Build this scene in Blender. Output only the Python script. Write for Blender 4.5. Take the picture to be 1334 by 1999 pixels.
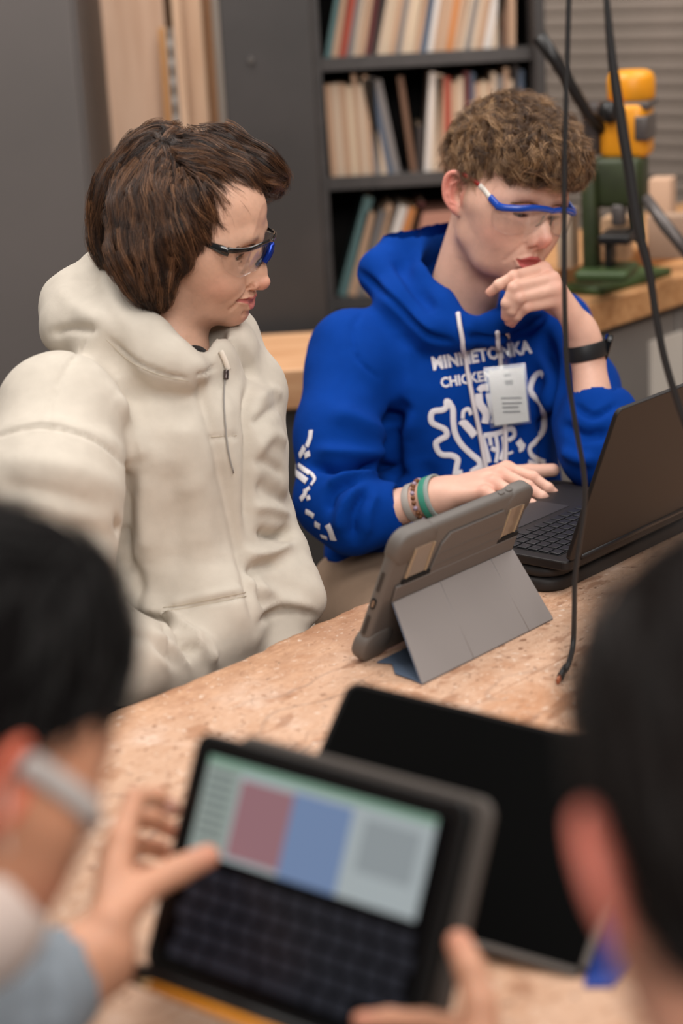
import bpy, bmesh, math, random
import numpy as np
from mathutils import Vector, Matrix
from mathutils.bvhtree import BVHTree
for _o in list(bpy.data.objects): bpy.data.objects.remove(_o)
SC = bpy.context.scene
COL = SC.collection
# ------------------------------------------------------------------ camera
FPX, IW, IH, ZC = 3887.0, 1334, 1999, 1.62
PITCH, ROLL = math.radians(16.0), math.radians(3.3)
FW = np.array([0, math.cos(PITCH), -math.sin(PITCH)])
_up0 = np.cross([1., 0, 0], FW)
RT = np.array([1., 0, 0])*math.cos(ROLL) - _up0*math.sin(ROLL)
UP = np.array([1., 0, 0])*math.sin(ROLL) + _up0*math.cos(ROLL)
CAM = np.array([0, 0, ZC])
cam_data = bpy.data.cameras.new('camera'); cam = bpy.data.objects.new('camera', cam_data); COL.objects.link(cam)
cam.matrix_world = Matrix([[RT[0], UP[0], -FW[0], CAM[0]], [RT[1], UP[1], -FW[1], CAM[1]], [RT[2], UP[2], -FW[2], CAM[2]], [0, 0, 0, 1]])
cam_data.sensor_fit = 'VERTICAL'; cam_data.sensor_height = 36; cam_data.sensor_width = 24
cam_data.lens = FPX/IH*36
cam_data.clip_start = 0.05
cam_data.dof.use_dof = True; cam_data.dof.focus_distance = 2.60; cam_data.dof.aperture_fstop = 2.4
SC.camera = cam
# ------------------------------------------------------------------ world, lamps, exposure
world = bpy.data.worlds.new('world'); SC.world = world; world.use_nodes = True
world.node_tree.nodes['Background'].inputs[0].default_value = (1.0, 0.93, 0.87, 1)
world.node_tree.nodes['Background'].inputs[1].default_value = 0.24
def area(name, loc, size, power, col, aim):
    l = bpy.data.lights.new(name, 'AREA'); l.shape = 'RECTANGLE'; l.size, l.size_y = size; l.energy = power; l.color = col
    o = bpy.data.objects.new(name, l); COL.objects.link(o); o.location = loc
    o.rotation_euler = (Vector(aim)-Vector(loc)).to_track_quat('-Z', 'Y').to_euler(); return o
area('ceiling_or_fill_lamp', (0.9, 1.2, 3.3), (1.6, 1.0), 42, (1, .955, .91), (0.2, 2.4, 1.0))
area('ceiling_or_fill_lamp', (-1.2, 2.6, 3.3), (1.2, 1.6), 30, (1, .955, .91), (-0.3, 2.6, 0.8))
area('ceiling_or_fill_lamp', (1.4, 3.6, 3.3), (1.2, 1.2), 38, (1, .955, .91), (0.8, 3.6, 0.8))
area('ceiling_or_fill_lamp', (-0.5, 3.5, 3.3), (1.0, 0.8), 40, (1, .955, .91), (-0.35, 4.5, 1.3))  # added fill that brightens the standing boards, no known fixture there
area('ceiling_or_fill_lamp', (0.4, -1.0, 2.9), (1.8, 1.0), 62, (1, .955, .91), (-0.1, 2.6, 1.0))  # added frontal fill from behind the camera, lifts chests and faces
SC.view_settings.view_transform = 'Standard'; SC.view_settings.look = 'None'; SC.view_settings.gamma = 1
SC.view_settings.use_curve_mapping = False; SC.view_settings.exposure = 0.0
SC.cycles.use_denoising = True; SC.cycles.max_bounces = 6; SC.cycles.transparent_max_bounces = 12
SC.cycles.transmission_bounces = 6; SC.cycles.diffuse_bounces = 3; SC.cycles.glossy_bounces = 3
SC.cycles.caustics_reflective = False; SC.cycles.caustics_refractive = False; SC.cycles.sample_clamp_indirect = 4

# ------------------------------------------------------------------ helpers: measuring, materials, linking
def P(x, y, d): return CAM + FW*d + RT*((x-IW/2)/FPX*d) + UP*((IH/2-y)/FPX*d)
def onz(x, y, z):
    v = P(x, y, 1.) - CAM; return CAM + v*(z-ZC)/v[2]
def proj(q):
    v = np.asarray(q) - CAM; d = v @ FW
    return np.stack([IW/2 + FPX*(v @ RT)/d, IH/2 - FPX*(v @ UP)/d, d], -1)
def srgb(r, g, b):
    f = lambda c: (c/255/12.92 if c/255 <= .04045 else ((c/255+.055)/1.055)**2.4)
    return (f(r), f(g), f(b), 1)
MATS = {}
def mat(name, col=(.5, .5, .5, 1), rough=.6, metal=0, spec=.5, emit=None, es=1, trans=0, ior=1.45, alpha=1, sss=0, coat=0, sheen=0, build=None):
    if name in MATS: return MATS[name]
    m = bpy.data.materials.new(name); m.use_nodes = True; nt = m.node_tree; b = nt.nodes['Principled BSDF']
    b.inputs['Base Color'].default_value = col; b.inputs['Roughness'].default_value = rough; b.inputs['Metallic'].default_value = metal
    b.inputs['Specular IOR Level'].default_value = spec; b.inputs['IOR'].default_value = ior
    b.inputs['Transmission Weight'].default_value = trans; b.inputs['Alpha'].default_value = alpha
    if sss:
        b.inputs['Subsurface Weight'].default_value = sss; b.inputs['Subsurface Radius'].default_value = (1, .35, .2); b.inputs['Subsurface Scale'].default_value = .008
    if sheen: b.inputs['Sheen Weight'].default_value = sheen; b.inputs['Sheen Roughness'].default_value = .5
    if coat: b.inputs['Coat Weight'].default_value = coat
    if emit: b.inputs['Emission Color'].default_value = emit; b.inputs['Emission Strength'].default_value = es
    if build: build(m, nt, b)
    MATS[name] = m; return m
def N(nt, typ, **kw):
    n = nt.nodes.new(typ)
    for k, v in kw.items():
        if k.startswith('i_'): n.inputs[k[2:].replace('_', ' ')].default_value = v
        elif k.startswith('n'): n.inputs[int(k[1:])].default_value = v
        else: setattr(n, k, v)
    return n
def ramp(nt, stops, interp='LINEAR'):
    r = nt.nodes.new('ShaderNodeValToRGB'); r.color_ramp.interpolation = interp; e = r.color_ramp.elements
    while len(e) < len(stops): e.new(.5)
    for q, (p, c) in zip(e, stops): q.position = p; q.color = c
    return r
def noise_bump(scale, strength, dist=.001, detail=3, coord='Object'):
    def f(m, nt, b):
        tc = nt.nodes.new('ShaderNodeTexCoord'); n = N(nt, 'ShaderNodeTexNoise', i_Scale=scale, i_Detail=detail)
        bp = N(nt, 'ShaderNodeBump', i_Strength=strength, i_Distance=dist); L = nt.links
        L.new(tc.outputs[coord], n.inputs['Vector']); L.new(n.outputs[0], bp.inputs['Height']); L.new(bp.outputs[0], b.inputs['Normal'])
    return f
def tag(o, label=None, cat=None, group=None, kind=None):
    if label: o['label'] = label
    if cat: o['category'] = cat
    if group: o['group'] = group
    if kind: o['kind'] = kind
    return o
def empty(name, loc=(0, 0, 0), rz=0):
    o = bpy.data.objects.new(name, None); COL.objects.link(o); o.location = Vector(loc); o.rotation_euler = (0, 0, rz)
    o.empty_display_size = .05
    return o
def wmat(o): return o.matrix_basis.copy() if o.parent is None else wmat(o.parent) @ o.matrix_parent_inverse @ o.matrix_basis
def child(o, parent):
    """parent, keeping the geometry where it stands in the world"""
    if parent is not None: o.parent = parent; o.matrix_parent_inverse = wmat(parent).inverted()
    return o
def mesh_obj(name, verts, faces, m, parent=None, smooth=True, colors=None, local=False):
    me = bpy.data.meshes.new(name)
    verts = np.asarray(verts, dtype=np.float32)
    if isinstance(faces, np.ndarray):
        nf, k = faces.shape
        me.vertices.add(len(verts)); me.vertices.foreach_set('co', verts.ravel())
        me.loops.add(nf*k); me.loops.foreach_set('vertex_index', faces.astype(np.int32).ravel())
        me.polygons.add(nf); me.polygons.foreach_set('loop_start', np.arange(0, nf*k, k, dtype=np.int32))
        me.update(calc_edges=True)
    else:
        me.from_pydata([tuple(map(float, v)) for v in verts], [], faces)
    if smooth: me.polygons.foreach_set('use_smooth', np.ones(len(me.polygons), dtype=bool))
    if colors is not None:
        a = me.color_attributes.new('col', 'FLOAT_COLOR', 'POINT'); a.data.foreach_set('color', np.asarray(colors, np.float32).ravel())
    me.validate()
    if m: me.materials.append(m)
    o = bpy.data.objects.new(name, me); COL.objects.link(o)
    if parent is not None:
        if local: o.parent = parent
        else: child(o, parent)
    return o
def bm_obj(name, bm, m, parent=None, smooth=False, M=None, local=False, bevel=0, seg=2):
    if M is not None: bm.transform(M)
    bmesh.ops.recalc_face_normals(bm, faces=bm.faces)
    me = bpy.data.meshes.new(name); bm.to_mesh(me); bm.free()
    if smooth: me.polygons.foreach_set('use_smooth', np.ones(len(me.polygons), dtype=bool))
    if m: me.materials.append(m)
    o = bpy.data.objects.new(name, me); COL.objects.link(o)
    if bevel:
        md = o.modifiers.new('bevel', 'BEVEL'); md.width = bevel; md.segments = seg; md.limit_method = 'ANGLE'
        if not smooth:
            me.polygons.foreach_set('use_smooth', np.ones(len(me.polygons), dtype=bool)); me.set_sharp_from_angle(angle=.6)
    if parent is not None:
        if local: o.parent = parent
        else: child(o, parent)
    return o
def add_box(bm, lo, hi, M=None):
    vs = [bm.verts.new(Vector((x, y, z)) if M is None else M @ Vector((x, y, z))) for x in (lo[0], hi[0]) for y in (lo[1], hi[1]) for z in (lo[2], hi[2])]
    for f in ((0, 1, 3, 2), (4, 6, 7, 5), (0, 4, 5, 1), (2, 3, 7, 6), (0, 2, 6, 4), (1, 5, 7, 3)): bm.faces.new([vs[i] for i in f])
def box(name, lo, hi, m, parent=None, M=None, bevel=0, local=False):
    bm = bmesh.new(); add_box(bm, lo, hi); return bm_obj(name, bm, m, parent, M=M, bevel=bevel, local=local)
def rrect(w, h, r, n=5):
    pts = []
    for cx, cy, a0 in ((w/2-r, h/2-r, 0), (-w/2+r, h/2-r, 90), (-w/2+r, -h/2+r, 180), (w/2-r, -h/2+r, 270)):
        for i in range(n+1):
            a = math.radians(a0+90*i/n); pts.append((cx+r*math.cos(a), cy+r*math.sin(a)))
    return pts
def add_prism(bm, pts, z0, z1, M=None, edge=0):
    """extruded outline (x,y) from z0 to z1 with optional rounded rim"""
    c = np.mean(pts, axis=0); rings = []
    if edge: prof = [(z0, edge), (z0+edge*.3, edge*.3), (z0+edge, 0), (z1-edge, 0), (z1-edge*.3, edge*.3), (z1, edge)]
    else: prof = [(z0, 0), (z1, 0)]
    P_ = np.array(pts); ext = max(np.abs(P_-c).max(), 1e-6)
    for z, ins in prof:
        q = c + (P_-c)*(1-ins/ext)
        rings.append([bm.verts.new(M @ Vector((x, y, z)) if M is not None else Vector((x, y, z))) for x, y in q])
    n = len(pts)
    for a, b in zip(rings, rings[1:]):
        for i in range(n): bm.faces.new((a[i], a[(i+1) % n], b[(i+1) % n], b[i]))
    bm.faces.new(rings[0][::-1]); bm.faces.new(rings[-1])
def catmull(pts, n=8):
    p = np.array(pts, float)
    if len(p) < 3:
        t = np.linspace(0, 1, n+1)[:, None]; return p[0]*(1-t)+p[-1]*t
    q = np.vstack([2*p[0]-p[1], p, 2*p[-1]-p[-2]]); out = []
    for i in range(1, len(q)-2):
        for t in np.arange(n)/n:
            a, b, c, d = q[i-1:i+3]
            out.append(.5*((2*b)+(-a+c)*t+(2*a-5*b+4*c-d)*t*t+(-a+3*b-3*c+d)*t**3))
    out.append(p[-1]); return np.array(out)
def tube_data(pts, rad, seg=8, sq=None, up=None):
    """sweep: pts (n,3), rad scalar/array; sq=(a,b) scales ring axes"""
    p = np.asarray(pts, float); n = len(p); rad = np.broadcast_to(np.asarray(rad, float), (n,))
    T = np.gradient(p, axis=0); T /= np.linalg.norm(T, axis=1)[:, None]+1e-12
    u = np.array(up if up is not None else ([0, 0, 1] if abs(T[0][2]) < .9 else [1, 0, 0]), float)
    V = []
    for i in range(n):
        u = u - T[i]*(u @ T[i]); u /= np.linalg.norm(u)+1e-12; v = np.cross(T[i], u)
        a, b = (1, 1) if sq is None else (sq if np.ndim(sq[0]) == 0 else sq[i])
        for k in range(seg):
            th = 2*math.pi*k/seg; V.append(p[i]+rad[i]*(u*math.cos(th)*a+v*math.sin(th)*b))
        if up is not None: u = np.array(up, float)
    F = [(i*seg+k, i*seg+(k+1) % seg, (i+1)*seg+(k+1) % seg, (i+1)*seg+k) for i in range(n-1) for k in range(seg)]
    F += [tuple(range(seg))[::-1], tuple((n-1)*seg+k for k in range(seg))]
    return V, F
def tube(name, pts, rad, m, parent=None, seg=8, sq=None, up=None):
    V, Fc = tube_data(pts, rad, seg, sq, up); return mesh_obj(name, V, Fc, m, parent)
def join_data(parts):
    V, Fc, o = [], [], 0
    for v, f in parts:
        V += list(v); Fc += [tuple(i+o for i in q) for q in f]; o += len(v)
    return V, Fc

# ------------------------------------------------------------------ signed-distance sculpting
class Sculpt:
    def __init__(s, lo, hi, h):
        s.h = h; s.lo = np.array(lo, np.float32); n = np.ceil((np.array(hi)-np.array(lo))/h).astype(int)+1; s.n = n
        s.ax = [s.lo[i]+h*np.arange(n[i], dtype=np.float32) for i in range(3)]
        s.D = np.full(n, .2, np.float32)
    def _sl(s, lo, hi):
        a = np.clip(np.floor((np.array(lo)-s.lo)/s.h).astype(int), 0, s.n); b = np.clip(np.ceil((np.array(hi)-s.lo)/s.h).astype(int)+1, 0, s.n)
        if (b <= a).any(): return None, None
        sl = tuple(slice(a[i], b[i]) for i in range(3))
        X = (s.ax[0][sl[0]][:, None, None], s.ax[1][sl[1]][None, :, None], s.ax[2][sl[2]][None, None, :])
        return sl, X
    def _mix(s, sl, d, k, op):
        D = s.D[sl]
        if op == 'add':
            if k: h = np.maximum(k-np.abs(D-d), 0)/k; s.D[sl] = np.minimum(D, d)-h*h*k*.25
            else: s.D[sl] = np.minimum(D, d)
        else:
            d = -d
            if k: h = np.maximum(k-np.abs(D-d), 0)/k; s.D[sl] = np.maximum(D, d)+h*h*k*.25
            else: s.D[sl] = np.maximum(D, d)
    def cap(s, a, b, ra, rb=None, k=.01, op='add', flat=None):
        """round cone a->b. flat=(axis vector, factor): squash thickness along axis by factor (<1)"""
        rb = ra if rb is None else rb; a = np.array(a, np.float32); b = np.array(b, np.float32); m = max(ra, rb)+k+2*s.h
        sl, X = s._sl(np.minimum(a, b)-m, np.maximum(a, b)+m)
        if sl is None: return s
        ab = b-a; L2 = float(ab @ ab)+1e-12
        p = [X[i]-a[i] for i in range(3)]
        t = np.clip((p[0]*ab[0]+p[1]*ab[1]+p[2]*ab[2])/L2, 0, 1)
        q = [p[i]-t*ab[i] for i in range(3)]
        d2 = q[0]**2+q[1]**2+q[2]**2
        if flat is not None:
            ax = np.array(flat[0], float); ax /= np.linalg.norm(ax); e = q[0]*ax[0]+q[1]*ax[1]+q[2]*ax[2]
            d2 = d2 + e*e*(1/flat[1]**2-1)
        d = np.sqrt(d2)-(ra+(rb-ra)*t)
        s._mix(sl, d, k, op); return s
    def chain(s, pts, rads, k=.01, op='add', flat=None):
        for i in range(len(pts)-1): s.cap(pts[i], pts[i+1], rads[i], rads[i+1], k, op, flat)
        return s
    def ell(s, c, r, k=.01, R=None, op='add'):
        c = np.array(c, np.float32); r = np.array(r, np.float32); m = float(r.max())+k+2*s.h
        if R is None: sl, X = s._sl(c-r-k-2*s.h, c+r+k+2*s.h)
        else: sl, X = s._sl(c-m, c+m)
        if sl is None: return s
        p = [X[i]-c[i] for i in range(3)]
        if R is not None:
            R = np.array(R, np.float32); p = [p[0]*R[0, j]+p[1]*R[1, j]+p[2]*R[2, j] for j in range(3)]
        q = [p[i]/r[i] for i in range(3)]; k0 = np.sqrt(q[0]**2+q[1]**2+q[2]**2)
        g = [p[i]/(r[i]**2) for i in range(3)]; k1 = np.sqrt(g[0]**2+g[1]**2+g[2]**2)+1e-9
        s._mix(sl, k0*(k0-1)/k1, k, op); return s
    def func(s, lo, hi, f, k=0, op='add'):
        sl, X = s._sl(lo, hi)
        if sl is not None: s._mix(sl, f(*X).astype(np.float32), k, op)
        return s
    def mesh(s, smooth=1):
        D = s.D; ins = D < 0; n = s.n
        # cells
        c = np.zeros(n-1, np.int8)
        for dx in (0, 1):
            for dy in (0, 1):
                for dz in (0, 1): c += ins[dx:n[0]-1+dx, dy:n[1]-1+dy, dz:n[2]-1+dz]
        act = (c > 0) & (c < 8); idx = np.argwhere(act); vid = np.full(n-1, -1, np.int32); vid[act] = np.arange(len(idx))
        acc = np.zeros((len(idx), 3), np.float32); cnt = np.zeros(len(idx), np.float32)
        cor = [(x, y, z) for x in (0, 1) for y in (0, 1) for z in (0, 1)]
        for a in cor:
            for ax in range(3):
                if a[ax] == 1: continue
                b = list(a); b[ax] = 1
                va = D[idx[:, 0]+a[0], idx[:, 1]+a[1], idx[:, 2]+a[2]]; vb = D[idx[:, 0]+b[0], idx[:, 1]+b[1], idx[:, 2]+b[2]]
                m = (va < 0) != (vb < 0); t = np.where(m, va/np.where(m, va-vb, 1), 0)
                q = np.tile(np.array(a, np.float32), (len(idx), 1)); q[:, ax] = t
                acc += q*m[:, None]; cnt += m
        V = s.lo + (idx+acc/cnt[:, None])*s.h
        F = []
        for ax in range(3):
            u, v = [(1, 2), (2, 0), (0, 1)][ax]
            sa = [slice(1, n[i]-1) for i in range(3)]; sa[ax] = slice(0, n[ax]-1)
            sb = list(sa); sb[ax] = slice(1, n[ax])
            A, B = ins[tuple(sa)], ins[tuple(sb)]; e = np.argwhere(A != B)
            if not len(e): continue
            flip = A[tuple(e.T)]; base = e.copy()
            for i in range(3):
                if i != ax: base[:, i] += 1
            def g(du, dv):
                q = base.copy(); q[:, u] += du; q[:, v] += dv; return vid[q[:, 0], q[:, 1], q[:, 2]]
            quad = np.stack([g(-1, -1), g(0, -1), g(0, 0), g(-1, 0)], 1); quad[~flip] = quad[~flip][:, ::-1]; F.append(quad)
        F = np.concatenate(F); F = F[(F >= 0).all(1)]
        for _ in range(smooth): V = V + .5*(lap(V, F)-V)
        return V.astype(np.float32), F
def lap(V, F):
    S = np.zeros_like(V); C_ = np.zeros(len(V), np.float32)
    for a, b in ((0, 1), (1, 2), (2, 3), (3, 0)):
        for i in range(3):
            S[:, i] += np.bincount(F[:, a], V[F[:, b], i], len(V)) + np.bincount(F[:, b], V[F[:, a], i], len(V))
        C_ += np.bincount(F[:, a], minlength=len(V))+np.bincount(F[:, b], minlength=len(V))
    return S/np.maximum(C_, 1)[:, None]
def vnormals(V, F):
    n = np.cross(V[F[:, 2]]-V[F[:, 0]], V[F[:, 3]]-V[F[:, 1]]); R = np.zeros_like(V)
    for c in range(4):
        for i in range(3): R[:, i] += np.bincount(F[:, c], n[:, i], len(V))
    return R/(np.linalg.norm(R, axis=1)[:, None]+1e-12)
def merge(*ms):
    V, F, o = [], [], 0
    for v, f in ms: V.append(v); F.append(f+o); o += len(v)
    return np.vstack(V), np.vstack(F)
def vnoise(Pq, scale, seed=0):
    """smooth value noise in [-1,1] at points (n,3)"""
    q = np.asarray(Pq, np.float64)*scale+seed*17.31; i = np.floor(q).astype(np.int64); f = q-i; f = f*f*(3-2*f); out = 0
    def hsh(a, b, c):
        x = (a*374761393+b*668265263+c*2147483647+seed*1013) & 0x7fffffff; x = (x ^ (x >> 13))*1274126177 & 0x7fffffff
        return ((x ^ (x >> 16)) & 0xffff)/32767.5-1
    for dx in (0, 1):
        for dy in (0, 1):
            for dz in (0, 1):
                w = (f[:, 0] if dx else 1-f[:, 0])*(f[:, 1] if dy else 1-f[:, 1])*(f[:, 2] if dz else 1-f[:, 2])
                out = out+w*hsh(i[:, 0]+dx, i[:, 1]+dy, i[:, 2]+dz)
    return out
def make_bvh(V, F): return BVHTree.FromPolygons(V.tolist(), F.tolist())
def hit(bvh, x, y, off=0):
    """point of a surface seen at pixel (x, y) of the reference, with its normal"""
    d = P(x, y, 1.)-CAM; d /= np.linalg.norm(d); r = bvh.ray_cast(Vector(CAM), Vector(d))
    if r[0] is None: return None, None
    n = np.array(r[1]);
    if n @ d > 0: n = -n
    return np.array(r[0])+n*off, n
def folds(V, F, strokes, bvh=None, gain=1.5):
    """fabric folds and seams: (pixel polyline, width m, height m); height < 0 is a groove. The line is laid on the surface, then
    everything near it in 3D moves along its normal"""
    bvh = bvh or make_bvh(V, F); Nn = vnormals(V, F); disp = np.zeros(len(V))
    for pl, w, amp in strokes:
        pts = [hit(bvh, x, y)[0] for x, y in catmull([(a, b) for a, b in pl], 6)]
        pts = np.array([p for p in pts if p is not None])
        if len(pts) < 2: continue
        lo, hi = pts.min(0)-3*w, pts.max(0)+3*w
        I = np.where(((V > lo) & (V < hi)).all(1))[0]
        if not len(I): continue
        Q = V[I]; best = np.full(len(I), 9.); tt = np.zeros(len(I)); m = len(pts)-1
        for j in range(m):
            a, b = pts[j], pts[j+1]; ab = b-a; L = ab @ ab+1e-12
            if L > .06**2: continue
            t = np.clip(((Q-a) @ ab)/L, 0, 1); d = np.linalg.norm(Q-a-t[:, None]*ab, axis=1); u = d < best
            best[u] = d[u]; tt[u] = (j+t[u])/m
        fade = np.clip(np.minimum(tt, 1-tt)*5+.25, 0, 1)
        disp[I] += amp*gain*np.exp(-(best/w)**2)*fade
    return V+Nn*disp[:, None]
# ------------------------------------------------------------------ heads
def head_rot(yaw, pitch, roll):
    y, p, r = map(math.radians, (yaw, pitch, roll))
    f = np.array([math.sin(y), 0, math.cos(y)]); l = np.array([math.cos(y), 0, -math.sin(y)]); u = np.array([0, 1., 0])
    f2 = f*math.cos(p)-u*math.sin(p); u2 = f*math.sin(p)+u*math.cos(p)
    l3 = l*math.cos(r)+u2*math.sin(r); u3 = -l*math.sin(r)+u2*math.cos(r)
    return np.stack([RT, UP, -FW], 1) @ np.stack([f2, l3, u3], 1)
class Frame:
    def __init__(s, R, o, k=1.): s.R, s.o, s.k = R, np.array(o), k
    def w(s, p): return (np.asarray(p)*s.k) @ s.R.T + s.o
    def l(s, q): return ((np.asarray(q)-s.o) @ s.R)/s.k
    def M(s):
        m = Matrix.Identity(4)
        for i in range(3):
            for j in range(3): m[i][j] = s.R[i, j]*s.k
            m[i][3] = s.o[i]
        return m
def head_mesh(smile=0., gap=0., ez=-.002, warps=(), squash=1.,  h=.0012, neck=((-.022, 0, -.05), (-.045, 0, -.17)), lidclose=0., female=0):
    S = Sculpt((-.125, -.096, -.205), (.135, .096, .125), h)
    S.ell((-.008, 0, .032), (.096, .0745, .082), k=.01)
    S.ell((.037, 0, .042), (.0665, .0625, .055), k=.03)
    S.ell((.030, 0, -.030), (.060, .0595, .074), k=.03)
    for s in (-1, 1):
        S.chain([(.072, s*.010, -.094), (.045, s*.034, -.086), (.008, s*.046, -.062), (-.003, s*.057, -.020)], [.015, .016, .015, .012], k=.026)
        S.chain([(.066, s*.040, -.020), (.046, s*.052, -.014), (.012, s*.064, -.010)], [.014, .011, .008], k=.030)
        S.ell((.056, s*.032, -.052), (.034, .025, .032), k=.025)
        S.ell((.050, s*.042, -.030), (.030, .020, .030), k=.03)
        S.ell((.045, s*.050, .010), (.025, .017, .022), k=.03)                             # temple
        if smile: S.ell((.070, s*.037, -.040), (.018+.002*smile, .016, .016), k=.020)
        S.chain([(.093, s*.010, .018), (.089, s*.030, .021), (.073, s*.050, .014)], [.0075, .0075, .008], k=.018)
    S.ell((.035, 0, -.085), (.048, .042, .020), k=.025)
    S.ell((.081, 0, -.096), (.014, .017, .0135), k=.014)                                  # chin
    S.ell((.074, 0, -.070), (.0275, .032, .026), k=.022)                                 # muzzle
    S.chain([(.093, 0, .012), (.098, 0, -.004), (.1065, 0, -.022), (.1135, 0, -.039)], [.0085, .0062, .0068, .0088], k=.012)
    S.ell((.1135, 0, -.042), (.0095, .0100, .0088), k=.006)
    for s in (-1, 1):
        S.cap((.088, s*.007, -.002), (.099, s*.009, -.036), .008, .0085, k=.012)
        S.ell((.1015, s*.0125, -.0455), (.0105, .0065, .0078), k=.0045)
    S.cap((.113, 0, -.0475), (.100, 0, -.053), .0055, .006, k=.006)
    for s in (-1, 1):
        S.ell((.1055, s*.0078, -.0535), (.0062, .0034, .0040), k=.0025, op='sub')
        S.chain([(.107, s*.0185, -.040), (.101, s*.0205, -.050)], [.0018, .0018], k=.004, op='sub')
        S.ell((.1015, s*.031, -.001), (.014, .0175, .0115), k=.016, op='sub')
    strokes = []
    # eyelids: shells round each eyeball with an almond slit
    for s in (-1, 1):
        S.ell((.0725, s*.0315, ez), (.0152, .0170, .0150), k=.005)
        c = np.array((.0725, s*.0315, ez))
        def lidline(X, Y, Z, s=s):
            y = (Y-s*.0315)*s; u = np.clip(y/.0150, -1.2, 1.2)
            up = .0046*(1-lidclose)*(1-u*u)+.0008*u-.0018*lidclose; lo = -.0034*(1-u*u)*(1-.35*smile)+.0008*u-.0018*lidclose
            d = np.maximum(np.maximum(Z-ez-up, lo-(Z-ez)), np.abs(y)-.0140)
            return np.maximum(d, .078-X)+0*X
        S.func(c-(.0, .018, .012), c+(.022, .018, .012), lidline, k=.0012, op='sub')
        strokes.append(([(.092, s*.019, ez+.0055), (.093, s*.031, ez+.0085), (.086, s*.045, ez+.0050)], .0016, -.0014))
        strokes.append(([(.095, s*.018, ez-.0065), (.092, s*.027, ez-.0105), (.085, s*.040, ez-.010)], .0024, -.0010))
    # mouth
    def sx(y, z):
        iy = int(round((y-S.lo[1])/S.h)); iz = int(round((z-S.lo[2])/S.h)); col = S.D[:, iy, iz]; j = np.where(col < 0)[0].max()
        return float(S.ax[0][j]+S.h*col[j]/(col[j]-col[j+1]))
    cy, cz = .0245+.0122*smile, -.0735+.0060*smile
    g = gap
    zu, zl = -.0680+.001*smile, -.0808-g
    def lp(pts, off): return [(sx(y, z)+o, y, z) for (y, z), o in zip(pts, off)]
    up_ = [(-cy, cz), (-.0175, cz+.0020), (-.0100, zu-.0012), (-.0045, zu+.0003), (0, zu-.0008), (.0045, zu+.0003), (.0100, zu-.0012), (.0175, cz+.0020), (cy, cz)]
    if smile: up_[1] = (-.0195, cz+.0012); up_[-2] = (.0195, cz+.0012)
    lo_ = [(-cy, cz-.001), (-.0175, cz-.0042-g*.5), (-.0085, zl+.0006), (0, zl), (.0085, zl+.0006), (.0175, cz-.0042-g*.5), (cy, cz-.001)]
    upper = lp(up_, [-.0025, -.0026, -.0028, -.0024, -.0028, -.0024, -.0028, -.0026, -.0025])
    lower = lp(lo_, [-.0025, -.0030, -.0036, -.0036, -.0036, -.0030, -.0025])
    ln = [(-cy-.0005, cz), (-.0175, cz-.0008), (-.0085, -.0742+.001*smile), (0, -.0745+.001*smile), (.0085, -.0742+.001*smile), (.0175, cz-.0008), (cy+.0005, cz)]
    ln = [(y, z-(g*.5 if abs(y) < .02 else 0)) for y, z in ln]; line = lp(ln, [.0008, .0018, .0026, .0030, .0026, .0018, .0008])
    for s in (-1, 1):
        strokes.append(([(.105, s*.0195, -.046), (.100, s*.0270, -.056), (.095, s*.0330, -.066), (.086, s*.0370, -.078)], .0042, -.0012-.0016*smile))
        if smile:
            strokes.append(([(.100, s*.0300, -.048), (.095, s*.0370, -.056), (.088, s*.0420, -.068)], .007, .0022*smile))
            strokes.append(([(.095, s*(cy+.002), cz+.003), (.095, s*(cy+.0035), cz), (.095, s*(cy+.002), cz-.005)], .0028, -.0016*smile))
    strokes.append(([(.100, -.015, -.0885), (.105, -.007, -.0900), (.105, .007, -.0900), (.100, .015, -.0885)], .0042, -.0034))
    strokes.append(([(.11, 0, -.0575), (.11, 0, -.0640)], .0030, -.0010))
    S.chain(upper, [.0022, .0034, .0044, .0048, .0047, .0048, .0044, .0034, .0022], k=.004)
    S.chain(lower, [.0022, .0042, .0056, .0060, .0056, .0042, .0022], k=.004)
    S.chain(line, [.0016, .0022+g*.2, .0030+g*.4, .0034+g*.5, .0030+g*.4, .0022+g*.2, .0016], k=.0015, op='sub')
    # ears
    for s in (-1, 1):
        a = math.radians(28)
        ex = np.array([math.cos(a), -s*math.sin(a), 0]); ez = np.array([-.22, s*.13, .966]); ez /= np.linalg.norm(ez); ey = np.cross(ez, ex)*s
        ey /= np.linalg.norm(ey); ex = np.cross(ey*s, ez); R = np.stack([ex, ey, ez], 1); c = np.array((-.010, s*.079, -.008))
        L = lambda x, y, z: tuple(c+ex*x+ey*y+ez*z)
        S.ell(L(0, -.002, 0), (.0165, .0045, .029), k=.006, R=R)
        S.cap((-.004, s*.066, -.012), L(.004, -.002, -.002), .012, .008, k=.010)
        S.ell(L(.001, .004, .000), (.0118, .0052, .0215), k=.003, R=R, op='sub')
        rim = [tuple(q) for q in catmull([(.013, .001, .006), (.012, .003, .020), (.002, .004, .0295), (-.011, .004, .0245), (-.0165, .003, .009), (-.0150, .002, -.008), (-.007, .001, -.021), (.003, 0, -.0265)], 3)]
        S.chain([L(*q) for q in rim], list(np.interp(np.linspace(0, 1, len(rim)), [0, .3, 1], [.0022, .0031, .0034])), k=.003)
        anti = [(.004, .0015, .017), (-.006, .002, .012), (-.0095, .002, -.002), (-.006, .002, -.014), (.002, .001, -.017)]
        S.chain([L(*q) for q in anti], [.0020, .0026, .0028, .0026, .0026], k=.003)
        S.ell(L(.0085, .002, -.004), (.0035, .0035, .006), k=.003, R=R)                    # tragus
        S.ell(L(.003, -.0005, -.026), (.0085, .0045, .0080), k=.005, R=R)                  # lobe
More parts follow.
